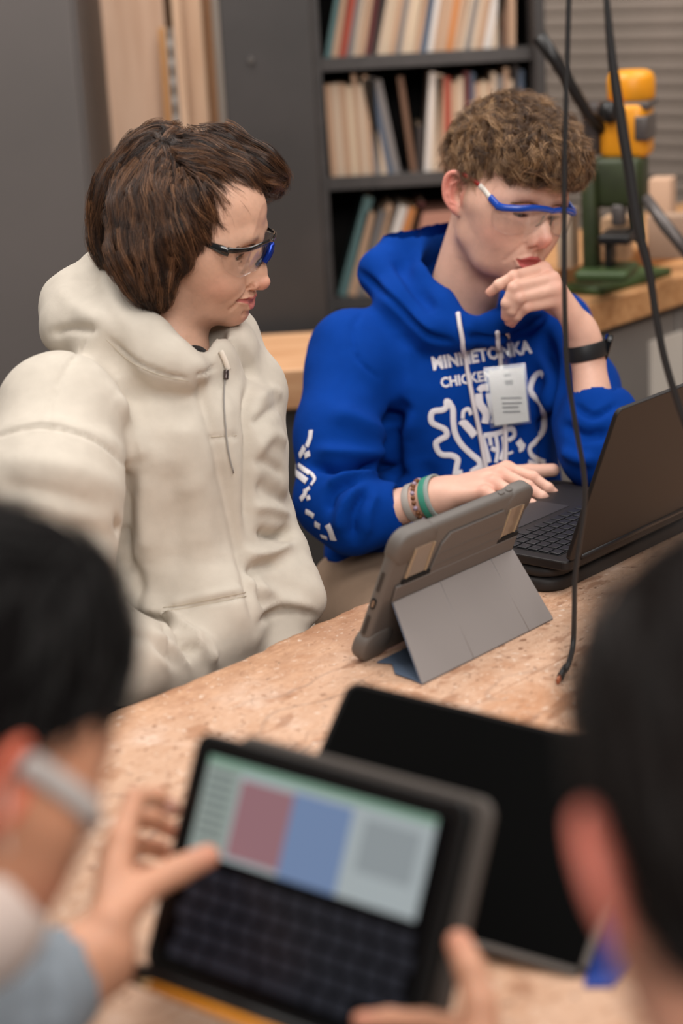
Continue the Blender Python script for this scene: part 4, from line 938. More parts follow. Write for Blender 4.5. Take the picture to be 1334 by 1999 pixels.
    for pl in ([(318, 1186), (370, 1178), (430, 1166), (480, 1156)], [(318, 1194), (370, 1186), (430, 1174), (481, 1164)], [(207, 662), (255, 706), (315, 733), (368, 744)], [(412, 853), (462, 850)]):
        q = on(pl, .0004)
        if len(q) > 3: tube('seam', q, .0004, TH, hood, seg=5)
    q = on([(428, 688), (436, 706), (441, 722)], .004); tube('drawcord', q, .0036, mat('cord', srgb(225, 214, 200), rough=.9), hood)
    q = on([(436, 722), (436, 742)], .005); tube('cord_tip', q, [.0032]*len(q), mat('dark_metal_tip', srgb(90, 80, 78), rough=.3, metal=.8), hood)
    q = on([(436, 742), (437, 800), (443, 870), (455, 922)], .003); tube('drawcord', q, .0011, mat('grey_cord', srgb(150, 145, 140), rough=.9), hood, seg=6)
    # hair
    w = lambda *q: tuple(fr.w(q))
    S = Sculpt(fr.o-.21, fr.o+.21, .0030)
    S.ell(w(-.010, 0, .030), (.098, .083, .090), R=fr.R, k=.02)
    S.chain(PP((310, 320, 2.54), (262, 400, 2.55), (252, 470, 2.56), (268, 520, 2.54)), [.04, .038, .034, .026], k=.03)
    S.chain(PP((330, 330, 2.52), (285, 420, 2.48), (275, 500, 2.47), (292, 550, 2.47), (304, 585, 2.475)), [.036, .034, .030, .020, .006], k=.025)
    S.chain(PP((355, 350, 2.50), (330, 420, 2.475), (335, 470, 2.465), (345, 505, 2.465)), [.035, .030, .025, .010], k=.02)
    S.chain(PP((370, 340, 2.50), (385, 400, 2.48), (380, 450, 2.47)), [.03, .024, .014], k=.02)
    S.chain(PP((330, 298, 2.56), (430, 298, 2.56), (505, 330, 2.56), (542, 350, 2.57)), [.03, .026, .020, .007], k=.025)
    S.chain(PP((400, 335, 2.51), (460, 352, 2.52), (520, 370, 2.54)), [.028, .022, .009], k=.02)
    S.chain(PP((400, 330, 2.62), (470, 330, 2.62), (530, 350, 2.61)), [.03, .026, .014], k=.02)
    S.chain([w(-.02, .06, .02), w(-.03, .075, -.04), w(-.03, .07, -.09)], [.035, .03, .01], k=.02)
    S.ell(w(.107, 0, -.010), (.052, .10, .040), R=fr.R, k=.004, op='sub')
    V, F = S.mesh(2); V0 = V
    bvh = make_bvh(V, F)
    gl = [[(345, 292), (400, 275), (460, 285), (510, 310), (548, 342)], [(352, 305), (410, 300), (470, 320), (535, 362)], [(330, 275), (390, 252), (450, 268), (500, 295), (540, 325)],
          [(358, 318), (420, 318), (470, 345), (520, 380)], [(365, 330), (410, 335), (450, 360), (478, 388)], [(372, 345), (400, 352), (425, 372), (440, 398)],
          [(345, 330), (330, 380), (338, 440), (350, 490)], [(360, 335), (352, 375), (362, 420), (385, 470)], [(372, 350), (368, 385), (385, 420), (400, 440)],
          [(330, 315), (302, 380), (300, 450), (298, 530), (304, 598)], [(318, 300), (275, 370), (262, 450), (272, 530), (292, 590)], [(338, 330), (316, 400), (318, 470), (312, 540)],
          [(305, 285), (245, 345), (225, 430), (240, 520), (262, 572)], [(290, 270), (225, 325), (200, 400), (200, 470), (222, 540)], [(310, 262), (250, 290), (208, 350), (190, 420), (192, 480)],
          [(350, 250), (300, 258), (250, 290), (215, 340)], [(380, 245), (430, 255), (480, 280)]]
    gp, gd = [], []
    def addg(pl, mirror=True):
        q = np.array([h for h in (hit(bvh, x, y)[0] for x, y in catmull(pl, 4)) if h is not None])
        if len(q) < 3: return
        d = np.gradient(q, axis=0); d /= np.linalg.norm(d, axis=1)[:, None]+1e-9
        gp.extend(q); gd.extend(d)
        if mirror:
            lq = fr.l(q); lq[:, 1] *= -1; ld = d @ fr.R; ld[:, 1] *= -1; gp.extend(fr.w(lq)); gd.extend(ld @ fr.R.T)
    for pl in gl: addg(pl)
    flow = flow_field(gp, gd); rng = np.random.default_rng(4)
    # comb ridges into the hair volume
    Fl = flow(V); Nn = vnormals(V, F); side = np.cross(Nn, Fl); side /= np.linalg.norm(side, axis=1)[:, None]+1e-9
    HM = hair_mat('brown_hair', srgb(58, 38, 27), srgb(136, 94, 64))
    hair = mesh_obj('hair', V-Nn*.003, F, mat('brown_hair_mass', srgb(30, 19, 14), rough=.9, spec=.1), person)
    hlx = lambda Q: np.clip((.088-fr.l(Q)[:, 0])/.02, .05, 1)
    roots = np.vstack([surf_samples(V, F, 700, rng, hlx), surf_samples(V, F, 260, rng, lambda Q: np.exp(-((Q-np.array(hit(bvh, 352, 325)[0]))**2).sum(1)/.035**2)+1.5*np.exp(-((Q-np.array(hit(bvh, 318, 285)[0]))**2).sum(1)/.03**2)+np.exp(-((Q-np.array(hit(bvh, 395, 380)[0]))**2).sum(1)/.025**2))])
    c = grow(bvh, roots, flow, rng.uniform(.06, .13, len(roots)), 18, rng.uniform(.001, .008, len(roots)), rng, wander=.13, droop=.15, liftend=.003, curl=1., freq=5, amp=.006)
    face = lambda c_: ((lambda q: ((q[..., 0] > .055) & (q[..., 2] < .060-.25*np.abs(q[..., 1])) & (np.abs(q[..., 1]) < .062) & (q[..., 0] < .112)).mean(1))(fr.l(c_))) < .2
    c = c[face(c)]
    roots = surf_samples(V, F, 900, rng, hlx)
    c2 = grow(bvh, roots, flow, rng.uniform(.03, .07, len(roots)), 10, rng.uniform(-.001, .004, len(roots)), rng, wander=.16, liftend=.001)
    c2 = c2[face(c2)]
    s2 = strands(c2, 8, .006, rng, clump=.4, frizz=.0012)
    T3 = [hair_mat('brown_hair_dark', srgb(32, 20, 15), srgb(70, 46, 33)), HM, hair_mat('brown_hair_light', srgb(98, 66, 45), srgb(168, 122, 86))]
    lock_groups('strands', c, 26, .0068, rng, T3, .00016, hair, clump=.78, frizz=.0012); curves_obj('strands', s2, .00013, HM, hair)
    # eyebrows
    bvs = make_bvh(np.array([v.co[:] for v in body.data.vertices]), np.array([p.vertices[:] for p in body.data.polygons]))
    eyebrows(fr, bvs, body, MATS['brown_hair_dark'], rng, lift=-.0095); lashes(fr, body, mat('lash', srgb(20, 14, 12), rough=.6), ez=-.006)
    # trousers and seat
    trousers(person, B, PP((330, 1440, 2.62))[0], fabric('dark_jeans', srgb(42, 44, 52)), spread=.11, fwd=.30, seat_z=.55)
    glasses_cream(fr)
    return person
def eyebrows(fr, bvh, parent, m, rng, n=260, lift=0):
    out = []
    for s in (-1, 1):
        for _ in range(n):
            t = rng.random(); y = .012+.038*t; z = .0185+lift+.0055*math.sin(t*2.4)+rng.normal()*.0018*(1-.5*t); q = fr.w((.1, s*y, z))
            q0 = np.array(bvh.find_nearest(Vector(fr.w((.096-.016*t, s*y, z))))[0]); d = fr.R @ np.array([.3, s*(.45+.5*t), .75-1.1*t]); d /= np.linalg.norm(d)
            L = .007; k = []
            for j in range(5):
                u = q0+d*L*j/4; r = bvh.find_nearest(Vector(u)); k.append(np.array(r[0])+np.array(fr.R[:, 0])*.0006)
            out.append(k)
    curves_obj('eyebrows', np.array(out), .00016, m, parent)
def trousers(person, B, hip, m, spread=.1, fwd=.3, seat_z=.45):
    hx = np.array([hip[0], hip[1], seat_z+.09]); f, l = B.R[:, 0], B.R[:, 1]; S = Sculpt(hx+[-.65, -.65, -.56], hx+[.65, .65, .22], .012)
    S.ell(hx, (.13, .160, .095), R=B.R, k=.03)
    for s in (-1, 1):
        kn = hx+f*.40+l*s*spread*1.3+np.array([0, 0, -.01]); ft = np.array([kn[0], kn[1], .09])-f*.02
        S.chain([hx+l*s*spread*.8, kn, ft], [.078, .062, .048], k=.03)
    V, F = S.mesh(1); mesh_obj('trousers', V, F, m, person)
    for s in (-1, 1):
        kn = hx+f*.40+l*s*spread*1.3; a = np.array([kn[0], kn[1], .045])-f*.04; S = Sculpt(a-[.2, .2, .06], a+[.3, .3, .12], .008)
        S.ell(a+f*.05, (.13, .045, .042), R=B.R, k=.02); S.cap(a+[0, 0, .0], a+[0, 0, .08], .042, .045, k=.02)
        V, F = S.mesh(1); mesh_obj('shoe', V, F, mat('shoe_canvas', srgb(60, 58, 58), rough=.8), person)
    st = tag(empty('stool', (hx[0], hx[1], 0)), 'round wooden-seated steel stool under the boy in the '+('cream' if 'jeans' in m.name else 'blue')+' hoodie', 'stool'); WM = mat('stool_wood', srgb(170, 125, 80), rough=.5); MM = mat('stool_steel', srgb(70, 70, 72), rough=.4, metal=.7)
    bm = bmesh.new(); add_prism(bm, [(.17*math.cos(a), .17*math.sin(a)) for a in np.linspace(0, 2*math.pi, 28, endpoint=False)], seat_z-.035, seat_z-.008, M=Matrix.Translation((hx[0], hx[1], 0)), edge=.006); bm_obj('seat', bm, WM, st, smooth=False)
    for k in range(4):
        a = math.radians(45+90*k); u = np.array([math.cos(a), math.sin(a), 0]); tube('leg', [hx*[1, 1, 0]+u*.13+[0, 0, seat_z-.03], hx*[1, 1, 0]+u*.19+[0, 0, .0]], .011, MM, st)
    th = np.linspace(0, 2*math.pi, 24); tube('foot_ring', np.stack([hx[0]+.17*np.cos(th), hx[1]+.17*np.sin(th), 0*th+.18], 1), .007, MM, st)
    return st
# ---- safety spectacles
def clear(name, tint, amt=.10, rough=.03):
    """thin clear plastic: see-through with a glossy sheen that grows at grazing angles"""
    m = bpy.data.materials.new(name); m.use_nodes = True; nt = m.node_tree; L = nt.links; nt.nodes.remove(nt.nodes['Principled BSDF']); out = nt.nodes['Material Output']
    t = N(nt, 'ShaderNodeBsdfTransparent'); t.inputs[0].default_value = tint; g = N(nt, 'ShaderNodeBsdfGlossy'); g.inputs['Roughness'].default_value = rough; lw = N(nt, 'ShaderNodeLayerWeight', i_Blend=.25)
    ma = N(nt, 'ShaderNodeMath', operation='MULTIPLY_ADD'); ma.inputs[1].default_value = .28; ma.inputs[2].default_value = amt; mx = N(nt, 'ShaderNodeMixShader')
    L.new(lw.outputs['Fresnel'], ma.inputs[0]); L.new(ma.outputs[0], mx.inputs[0]); L.new(t.outputs[0], mx.inputs[1]); L.new(g.outputs[0], mx.inputs[2]); L.new(mx.outputs[0], out.inputs['Surface']); MATS[name] = m; return m
LENS = clear('clear_lens', (.97, .97, .97, 1), .012)
def lens_mesh(fr, top, drop, name, parent, m=None, th=.0012):
    """curved pane hanging from a brow line; top (n,3) local, drop(n) length"""
    top = np.array(top); n = len(top); rows = 10; V, F = [], []
    for j in range(rows):
        t = j/(rows-1); q = top.copy(); q[:, 2] -= drop*t; q[:, 0] -= .006*t*t+.0*t; V.append(q)
    V = np.concatenate(V); F = [(j*n+i, j*n+i+1, (j+1)*n+i+1, (j+1)*n+i) for j in range(rows-1) for i in range(n-1)]
    o = mesh_obj(name, fr.w(V), F, m or LENS, parent); md = o.modifiers.new('solid', 'SOLIDIFY'); md.thickness = th; return o
def brow_curve(s, flare=0): return [(.0805, s*.0745, .0130), (.0900, s*.0690, .0130), (.1040, s*.0540, .0150), (.1120, s*.0350, .0180), (.1165, s*.0160, .0185), (.1175, 0, .0155)]
def glasses_cream(fr):
    g = tag(empty('safety_glasses', fr.w((.1, 0, 0))), 'black framed clear safety glasses worn by the boy in the cream hoodie', 'glasses')
    BK = mat('gloss_black', srgb(12, 12, 14), rough=.12, spec=.6, coat=.5); BL = mat('blue_bridge', srgb(24, 54, 150), rough=.15, metal=.6)
    for s in (-1, 1):
        c = catmull(brow_curve(s), 6); tube('brow_bar', fr.w(c), np.interp(np.linspace(0, 1, len(c)), [0, .3, 1], [.0034, .0024, .0026]), BK, g, sq=(1.25, .8), up=fr.R[:, 2])
        c = catmull([(-.012, s*.0810, .010), (.020, s*.0785, .0150), (.050, s*.0765, .0160), (.0700, s*.0755, .0125), (.0830, s*.0735, .0095)], 6)
        tube('temple_arm', fr.w(c), np.interp(np.linspace(0, 1, len(c)), [0, .5, .8, 1], [.0018, .0024, .0048, .0040]), BK, g, sq=(1.3, .5), up=fr.R[:, 2])
        c = catmull(brow_curve(s), 5); t = np.linspace(0, 1, len(c)); lens_mesh(fr, c-[.0008, 0, .001], np.interp(t, [0, .12, .35, .7, .85, 1], [.010, .024, .036, .036, .026, .012]), 'lens', g)
        c = catmull([(.1125, s*.0075, .010), (.1110, s*.0095, -.004), (.1060, s*.0135, -.016)], 5); tube('nose_pad', fr.w(c), [.0022]*(len(c)-4)+[.0034]*4, BK, g, sq=(1, .7))
        c = catmull([(.1185, s*.003, .014), (.1180, s*.0075, .002), (.1140, s*.011, -.010)], 5); tube('bridge', fr.w(c), .0035, BL, g, sq=(1.2, .5))
    return g
build_cream_done = build_cream()
# ------------------------------------------------------------------ hands
def hand_mesh(wrist, mcps, fingers, thumb, h=.0013, rad=1., wr=.026, fore=None, palm_n=None, web=.006):
    """wrist point, four knuckles, four finger chains (index..little) starting at the knuckle, thumb chain from the palm base; world points"""
    pts = [wrist]+list(mcps)+[q for f in fingers for q in f]+list(thumb)+(list(fore) if fore else [])
    A = np.array(pts); S = Sculpt(A.min(0)-.045, A.max(0)+.045, h)
    wrist = np.array(wrist); mc = [np.array(m) for m in mcps]; rr = [.0108, .0112, .0105, .0096]
    nrm = np.cross(mc[0]-wrist, mc[3]-wrist); nrm /= np.linalg.norm(nrm)
    across = mc[3]-mc[0]; across /= np.linalg.norm(across)
    for i, m in enumerate(mc):
        base = wrist+across*(i-1.5)*.0095*rad
        S.cap(base, m, .0155*rad, rr[i]*rad, k=.014)
    S.cap(wrist-across*.010, wrist+across*.010, .018*rad, .018*rad, k=.015)
    if fore:
        f = [np.array(q) for q in fore]; S.chain([wrist]+f, [wr*.82, wr]+[wr*1.35]*(len(f)-1), k=.02, flat=(nrm, .80))
    fr_ = [.0088, .0090, .0085, .0076]
    for i, f in enumerate(fingers):
        f = [np.array(q) for q in f]; r0 = fr_[i]*rad; n = len(f); rs = [rr[i]*rad*.95]+[r0*(1-.11*j) for j in range(n)]
        ch = [mc[i]]+f; S2 = S
        for a in range(len(ch)-1): S2.cap(ch[a], ch[a+1], rs[a], rs[a+1], k=.0035 if a else .007)
        for a in range(1, len(ch)-1): S2.ell(ch[a], [rs[a]*1.06]*3, k=.002)
    t = [np.array(q) for q in thumb]; rs = [.0155*rad, .0125*rad, .0112*rad, .0098*rad]
    for a in range(len(t)-1): S.cap(t[a], t[a+1], rs[min(a, 3)], rs[min(a+1, 3)], k=.010 if a == 0 else .004)
    V, F = S.mesh(2); return V, F
def plain_skin(V, base, red=None, seed=1, tips=(), knuckles=()):
    C_ = np.tile(np.array(base[:3]), (len(V), 1)); red = np.array((red or srgb(215, 130, 112))[:3])
    for q, r in list(tips)+list(knuckles):
        w = .45*np.exp(-((V-np.array(q))**2).sum(1)/r**2)[:, None]; C_ = C_*(1-w)+red*w
    C_ *= (1+.05*vnoise(V, 60, seed)+.03*vnoise(V, 200, seed+1))[:, None]
    return np.concatenate([np.clip(C_, 0, 1), np.ones((len(V), 1))], 1)
def nail(q, d, n, w, L, parent):
    q, d, n = map(np.array, (q, d, n)); d = d/np.linalg.norm(d); n = n-d*(n @ d); n = n/np.linalg.norm(n); s = np.cross(n, d); V, F = [], []
    for i in range(6):
        for j in range(7):
            u = (i/5-.5)*L; v = (j/6-.5)*w; ro = 1-.25*(abs(i/5-.5)*2)**3; V.append(q+d*u+s*v*ro-n*(v*v/w*.9))
    F = [(i*7+j, i*7+j+1, (i+1)*7+j+1, (i+1)*7+j) for i in range(5) for j in range(6)]
    o = mesh_obj('fingernail', V, F, mat('nail', srgb(225, 175, 160), rough=.25, spec=.6), parent); md = o.modifiers.new('s', 'SOLIDIFY'); md.thickness = .0006
def ring_band(name, c, axis, r, half, m, parent, thick=.002, sq=(1, 1), up=None, seg=40):
    """flat band round an axis"""
    axis = np.array(axis, float); axis /= np.linalg.norm(axis); u = np.array(up if up is not None else [0, 0, 1.]); u = u-axis*(u @ axis); u /= np.linalg.norm(u); v = np.cross(axis, u); V, F = [], []
    prof = [(-half, 0), (-half, thick), (half, thick), (half, 0)]
    for i in range(seg):
        a = 2*math.pi*i/seg
        for x, t in prof: V.append(np.array(c)+axis*x+u*math.cos(a)*(r*sq[0]+t)+v*math.sin(a)*(r*sq[1]+t))
    F = [(i*4+j, i*4+(j+1) % 4, ((i+1) % seg)*4+(j+1) % 4, ((i+1) % seg)*4+j) for i in range(seg) for j in range(4)]
    return mesh_obj(name, V, F, m, parent)
def band_fit(name, bvh, c, axis, half, m, parent, thick=.002, lift=.0006, seg=44, up=(0, 0, 1.)):
    """strap that hugs a limb: radius measured on the skin at every angle"""
    axis = np.array(axis, float); axis /= np.linalg.norm(axis); u = np.array(up, float); u = u-axis*(u @ axis); u /= np.linalg.norm(u); v = np.cross(axis, u); V = []
    R_ = np.zeros((2, seg))
    for j, s in enumerate((-1, 1)):
        cc = np.array(c)+axis*s*half*.8
        for i in range(seg):
            a = 2*math.pi*i/seg; d = u*math.cos(a)+v*math.sin(a); r = bvh.ray_cast(Vector(cc+d*.09), Vector(-d), .09); R_[j, i] = .09-r[3] if r[0] is not None else .03
    R_ = np.maximum(R_.max(0), .02); k = np.array([.25, .5, .25])
    for _ in range(4): R_ = .25*np.roll(R_, 1)+.5*R_+.25*np.roll(R_, -1)
    R_ = R_+lift; prof = [(-half, 0), (-half, thick), (half, thick), (half, 0)]
    for i in range(seg):
        a = 2*math.pi*i/seg; d = u*math.cos(a)+v*math.sin(a)
        for x, t in prof: V.append(np.array(c)+axis*x+d*(R_[i]+t))
    F = [(i*4+j, i*4+(j+1) % 4, ((i+1) % seg)*4+(j+1) % 4, ((i+1) % seg)*4+j) for i in range(seg) for j in range(4)]
    o = mesh_obj(name, V, F, m, parent); md = o.modifiers.new('b', 'BEVEL'); md.width = thick*.3; md.segments = 2; md.limit_method = 'ANGLE'; return o, (lambda a: R_[int(round(a/2/math.pi*seg)) % seg]), u, v
# ------------------------------------------------------------------ boy in the blue hoodie
BLUE = fabric('royal_blue_fleece', srgb(0, 56, 142), sheen=0)
def ink(name, bv, pl, wid, m, parent, off=.0012, n=5, closed=False, sample=None):
    """screen print: a stroke laid on the cloth, following its surface"""
    q = []
    for x, y in (catmull(pl, n) if len(pl) > 2 else catmull(pl, 8)):
        h_, nn = hit(bv, x, y, off)
        if h_ is not None: q.append((h_, nn))
    if len(q) < 2: return None
    p = np.array([a for a, b in q]); nn = np.array([b for a, b in q]); T = np.gradient(p, axis=0); T /= np.linalg.norm(T, axis=1)[:, None]+1e-9
    s = np.cross(T, nn); s /= np.linalg.norm(s, axis=1)[:, None]+1e-9; wid = np.broadcast_to(wid, (len(p),))[:, None]
    V, F = [], []
    for sg, o in ((-1, 0), (-.5, .0004), (0, .0006), (.5, .0004), (1, 0)): V.append(p+s*sg*wid/2+nn*o)
    V = np.stack(V, 1).reshape(-1, 3); n_ = len(p)
    F = [(i*5+j, i*5+j+1, (i+1)*5+j+1, (i+1)*5+j) for i in range(n_-1) for j in range(4)]
    return V, F
def text_on(bv, txt, x0, y0, x1, y1, hpx, m, parent, name='lettering', bold=.0, slant=0):
    """letters of a flat print wrapped onto the cloth; baseline from (x0,y0) to (x1,y1) in the photograph"""
    cu = bpy.data.curves.new('t', 'FONT'); cu.body = txt; cu.size = 1; cu.offset = bold; cu.resolution_u = 2; cu.space_character = 1.02
    o = bpy.data.objects.new('t', cu); COL.objects.link(o); dg = bpy.context.evaluated_depsgraph_get(); me = bpy.data.meshes.new_from_object(o.evaluated_get(dg))
    bm = bmesh.new(); bm.from_mesh(me); bmesh.ops.triangulate(bm, faces=bm.faces); bmesh.ops.subdivide_edges(bm, edges=[e for e in bm.edges if e.calc_length() > .25], cuts=2, use_grid_fill=False)
    V = np.array([v.co[:] for v in bm.verts]); F = [tuple(v.index for v in f.verts) for f in bm.faces]; bm.free(); bpy.data.objects.remove(o); bpy.data.curves.remove(cu)
    if len(V) == 0: return None
    V[:, 0] -= V[:, 0].min(); Wd = V[:, 0].max(); cap = .7; a = np.array([x0, y0], float); b = np.array([x1, y1], float); e = (b-a)/Wd; nrm = np.array([(b-a)[1], -(b-a)[0]]); nrm /= np.linalg.norm(nrm)
    out = []
    for x, y, z in V:
        q = a+e*(x+slant*y)+nrm*(y/cap*hpx); h_, nn = hit(bv, q[0], q[1], .0012); out.append(h_ if h_ is not None else (out[-1] if out else P(q[0], q[1], 3)))
    return mesh_obj(name, out, F, m, parent, smooth=False)
def build_blue():
    person = tag(empty('person', P(880, 1500, 3.1)), 'curly haired boy in a royal blue hoodie, chin on his hand, typing on a laptop', 'person')
    fr = Frame(head_rot(38, 24, 2), P(979, 376, 2.96)); B = bodyframe(28, P(885, 590, 3.06)); w = lambda *q: tuple(B.w(q))
    sk = srgb(222, 176, 156)
    V, F, info = head_mesh(gap=.0060, lidclose=.65, ez=-.008, warps=[((.118, 0, -.040), (.016, .02, .016), (.004, 0, .008)), ((.095, 0, -.072), (.025, .035, .014), (-.003, 0, 0)), ((.088, 0, -.100), (.03, .03, .016), (-.006, 0, .0))], neck=((-.022, 0, -.05), tuple(fr.l(B.w((.0, 0, -.04))))))
    C_ = skin_colors(V, info, sk, srgb(196, 84, 88), srgb(222, 128, 115), ear_red=.65)
    # sideburn
    lv = V; sb = np.exp(-(((lv-np.array([.012, -.068, .002]))/np.array([.008, .02, .018]))**2).sum(1))*.75; C_[:, :3] = C_[:, :3]*(1-sb[:, None])+np.array(srgb(120, 90, 66)[:3])*sb[:, None]
    Vh, Fh = fr.w(V), F
    body = mesh_obj('body', Vh, Fh, SKIN_MAT, person, colors=C_)
    eye_objs(fr, person, ez=-.008, look=(1, .05, -.55), iris=(.10, .12, .12))
    # left hand under the chin
    wr = P(1138, 652, 2.93)
    mcp = PP((1062, 526, 2.90), (1078, 545, 2.885), (1086, 566, 2.88), (1086, 588, 2.885))
    fin = [PP((1004, 540, 2.865), (975, 556, 2.87), (957, 571, 2.88)), PP((1004, 562, 2.850), (990, 592, 2.855), (988, 618, 2.87)), PP((1014, 582, 2.85), (999, 606, 2.86), (994, 628, 2.88)), PP((1028, 600, 2.86), (1010, 617, 2.87), (1000, 632, 2.89))]
    th = PP((1105, 610, 2.96), (1060, 585, 2.965), (1020, 566, 2.95), (990, 556, 2.93))
    V, F = hand_mesh(wr, mcp, fin, th, wr=.027, fore=PP((1146, 690, 2.94), (1160, 790, 2.92)))
    mesh_obj('hand', V, F, SKIN_MAT, person, colors=plain_skin(V, sk, seed=2, tips=[(f[-1], .011) for f in fin], knuckles=[(m, .012) for m in mcp]+[(f[0], .008) for f in fin]))
    bv_lh = make_bvh(V, F)
    # right hand over the keyboard
    wr2 = P(868, 966, 2.86)
    mcp2 = PP((990, 915, 2.87), (978, 925, 2.845), (965, 943, 2.825), (948, 962, 2.81))
    fin2 = [PP((1040, 932, 2.85), (1070, 953, 2.845), (1093, 973, 2.85)), PP((1030, 950, 2.825), (1058, 970, 2.82), (1079, 987, 2.83)), PP((1012, 968, 2.80), (1038, 985, 2.80), (1056, 1000, 2.81)), PP((985, 985, 2.79), (1005, 1000, 2.79), (1020, 1012, 2.80))]
    th2 = PP((905, 945, 2.89), (975, 925, 2.92), (1035, 921, 2.925), (1080, 918, 2.92))
    V, F = hand_mesh(wr2, mcp2, fin2, th2, wr=.027, fore=PP((840, 972, 2.87), (745, 1000, 2.90)))
    h2 = mesh_obj('hand', V, F, SKIN_MAT, person, colors=plain_skin(V, sk, seed=5, tips=[(f[-1], .011) for f in fin2], knuckles=[(m, .013) for m in mcp2]+[(f[0], .008) for f in fin2]))
    bv_rh = make_bvh(V, F)
    nail(P(1088, 979, 2.84), P(1095, 976, 2.85)-P(1078, 962, 2.85), -FW+UP*.8, .010, .011, h2)
    # black shirt inside the neck
    S = Sculpt(B.o-.15, B.o+.15, .006); S.chain([w(.0, 0, -.05), w(.045, 0, -.045)], [.062, .03], k=.01); V, F = S.mesh(); mesh_obj('shirt', V, F, MATS['black_shirt'], person)
    # hoodie
    S = Sculpt(B.o-[.42, .52, .64], B.o+[.50, .34, .10], .0050)
    S.ell(w(.018, .0, -.160), (.115, .160, .150), R=B.R, k=.03)
    S.ell(w(.030, .0, -.300), (.118, .150, .150), R=B.R, k=.05)
    S.ell(w(.030, 0, -.450), (.122, .156, .14), R=B.R, k=.05)
    S.cap(w(-.012, -.05, -.030), w(-.008, -.155, -.075), .050, .062, k=.03); S.cap(w(-.012, .05, -.030), w(.0, .150, -.075), .050, .060, k=.03)
    # right arm: down to the elbow, then forward to the cuff
    S.chain(PP((686, 690, 3.02), (660, 850, 2.96), (655, 975, 2.92)), [.068, .060, .056], k=.03)
    S.ell(P(742, 1075, 3.04), (.085, .085, .085), k=.05)
    S.chain(PP((652, 975, 2.92), (690, 1005, 2.90), (745, 1000, 2.90)), [.058, .056, .046], k=.015)
    S.cap(P(752, 998, 2.90), P(762, 996, 2.90), .038, .037, k=.012)
    # left arm: shoulder forward to the elbow on the table, cuff opening upwards
    S.chain(PP((1085, 640, 3.12), (1130, 760, 3.02), (1165, 880, 2.92)), [.060, .056, .054], k=.03)
    S.chain(PP((1172, 888, 2.91), (1165, 830, 2.915), (1163, 800, 2.92)), [.052, .048, .043], k=.02)
    S.ell(P(1215, 835, 2.93), (.028, .028, .05), k=.03)
    # hood
    S.chain(PP((868, 452, 3.10), (800, 480, 3.08), (745, 530, 3.05)), [.026, .034, .030], k=.03)
    S.chain(PP((745, 535, 3.05), (790, 590, 3.00), (850, 640, 2.965), (905, 662, 2.95)), [.030, .030, .026, .016], k=.03)
    S.chain(PP((822, 470, 3.06), (836, 540, 3.01), (868, 600, 2.97), (910, 640, 2.95)), [.018, .020, .020, .016], k=.02)
    S.chain(PP((910, 645, 2.95), (965, 640, 2.97), (1020, 612, 3.03), (1060, 590, 3.12)), [.016, .024, .027, .028], k=.02)
    S.chain(PP((860, 460, 3.14), (960, 500, 3.22), (1060, 575, 3.16)), [.03, .035, .03], k=.03)
    S.chain([tuple(fr.w((.0, 0, -.03))), tuple(P(885, 560, 3.045)), tuple(P(915, 608, 2.995))], [.075, .060, .036], k=.012, op='sub')
    S.ell(fr.w((.02, 0, -.02)), (.10, .10, .09), k=.01, op='sub')
    S.chain(PP((868, 452, 3.115), (846, 500, 3.12), (852, 560, 3.12), (900, 600, 3.14)), [.020, .026, .03, .03], k=.012)
    # cuff holes
    S.cap(P(1163, 770, 2.925), P(1164, 812, 2.92), .033, .030, k=.004, op='sub'); S.cap(P(800, 985, 2.89), P(757, 997, 2.90), .033, .031, k=.004, op='sub')
    V, F = S.mesh(2)
    st = [([(700, 530), (760, 580), (830, 650), (880, 668)], .006, -.006), ([(770, 505), (810, 560), (850, 610)], .010, -.005), ([(735, 545), (790, 610), (850, 655)], .010, .004),
          ([(910, 655), (960, 665), (1020, 650), (1060, 620)], .006, -.005),
          ([(715, 600), (690, 640), (700, 700), (740, 740)], .0028, -.0022),
          ([(770, 800), (765, 860), (770, 930)], .012, -.016), ([(800, 780), (775, 820), (740, 835)], .014, -.008), ([(650, 800), (720, 830), (780, 850)], .016, .006),
          ([(610, 910), (670, 916), (740, 912), (790, 925)], .007, -.012), ([(620, 880), (690, 885), (760, 880)], .010, .006),
          ([(640, 950), (680, 930), (740, 925)], .008, .006), ([(640, 1000), (655, 960), (700, 935)], .007, -.005), ([(660, 1040), (670, 990), (700, 950)], .008, .005),
          ([(690, 1055), (695, 1000), (720, 955)], .007, -.006), ([(715, 1045), (722, 1000), (735, 960)], .008, .003),
          ([(790, 660), (800, 760), (790, 860)], .020, .006), ([(830, 900), (850, 980), (840, 1040)], .02, -.006), ([(1010, 660), (1030, 720), (1060, 760)], .014, -.006),
          ([(1060, 650), (1075, 720), (1070, 800), (1060, 900)], .010, -.010), ([(1130, 600), (1140, 700)], .01, .004), ([(1100, 830), (1140, 850), (1190, 845)], .008, -.006), ([(1100, 880), (1130, 895), (1160, 900)], .008, .005),
          ([(1120, 790), (1160, 812), (1205, 790)], .005, -.004), ([(680, 1110), (720, 1090), (780, 1075)], .012, -.008), ([(640, 1080), (680, 1100), (720, 1110)], .012, .006)]
    V = folds(V, F, st, gain=2.1); V = V+vnormals(V, F)*(.0022*vnoise(V, 18, 3)+.0010*vnoise(V, 40, 4))[:, None]
    hood = mesh_obj('hoodie', V, F, BLUE, person); bv = make_bvh(V, F)
    INK = mat('white_ink', srgb(226, 222, 226), rough=.7)
    def marks(name, strokes):
        parts = [r for r in (ink('', bv, pl, wd, INK, hood) for pl, wd in strokes) if r]
        if parts: Vv, Ff = join_data(parts); mesh_obj(name, Vv, Ff, INK, hood)
    S0 = (800, 620); k = 320/1334
    def c3(*p): return [(S0[0]+x*k, S0[1]+y*k) for x, y in p]
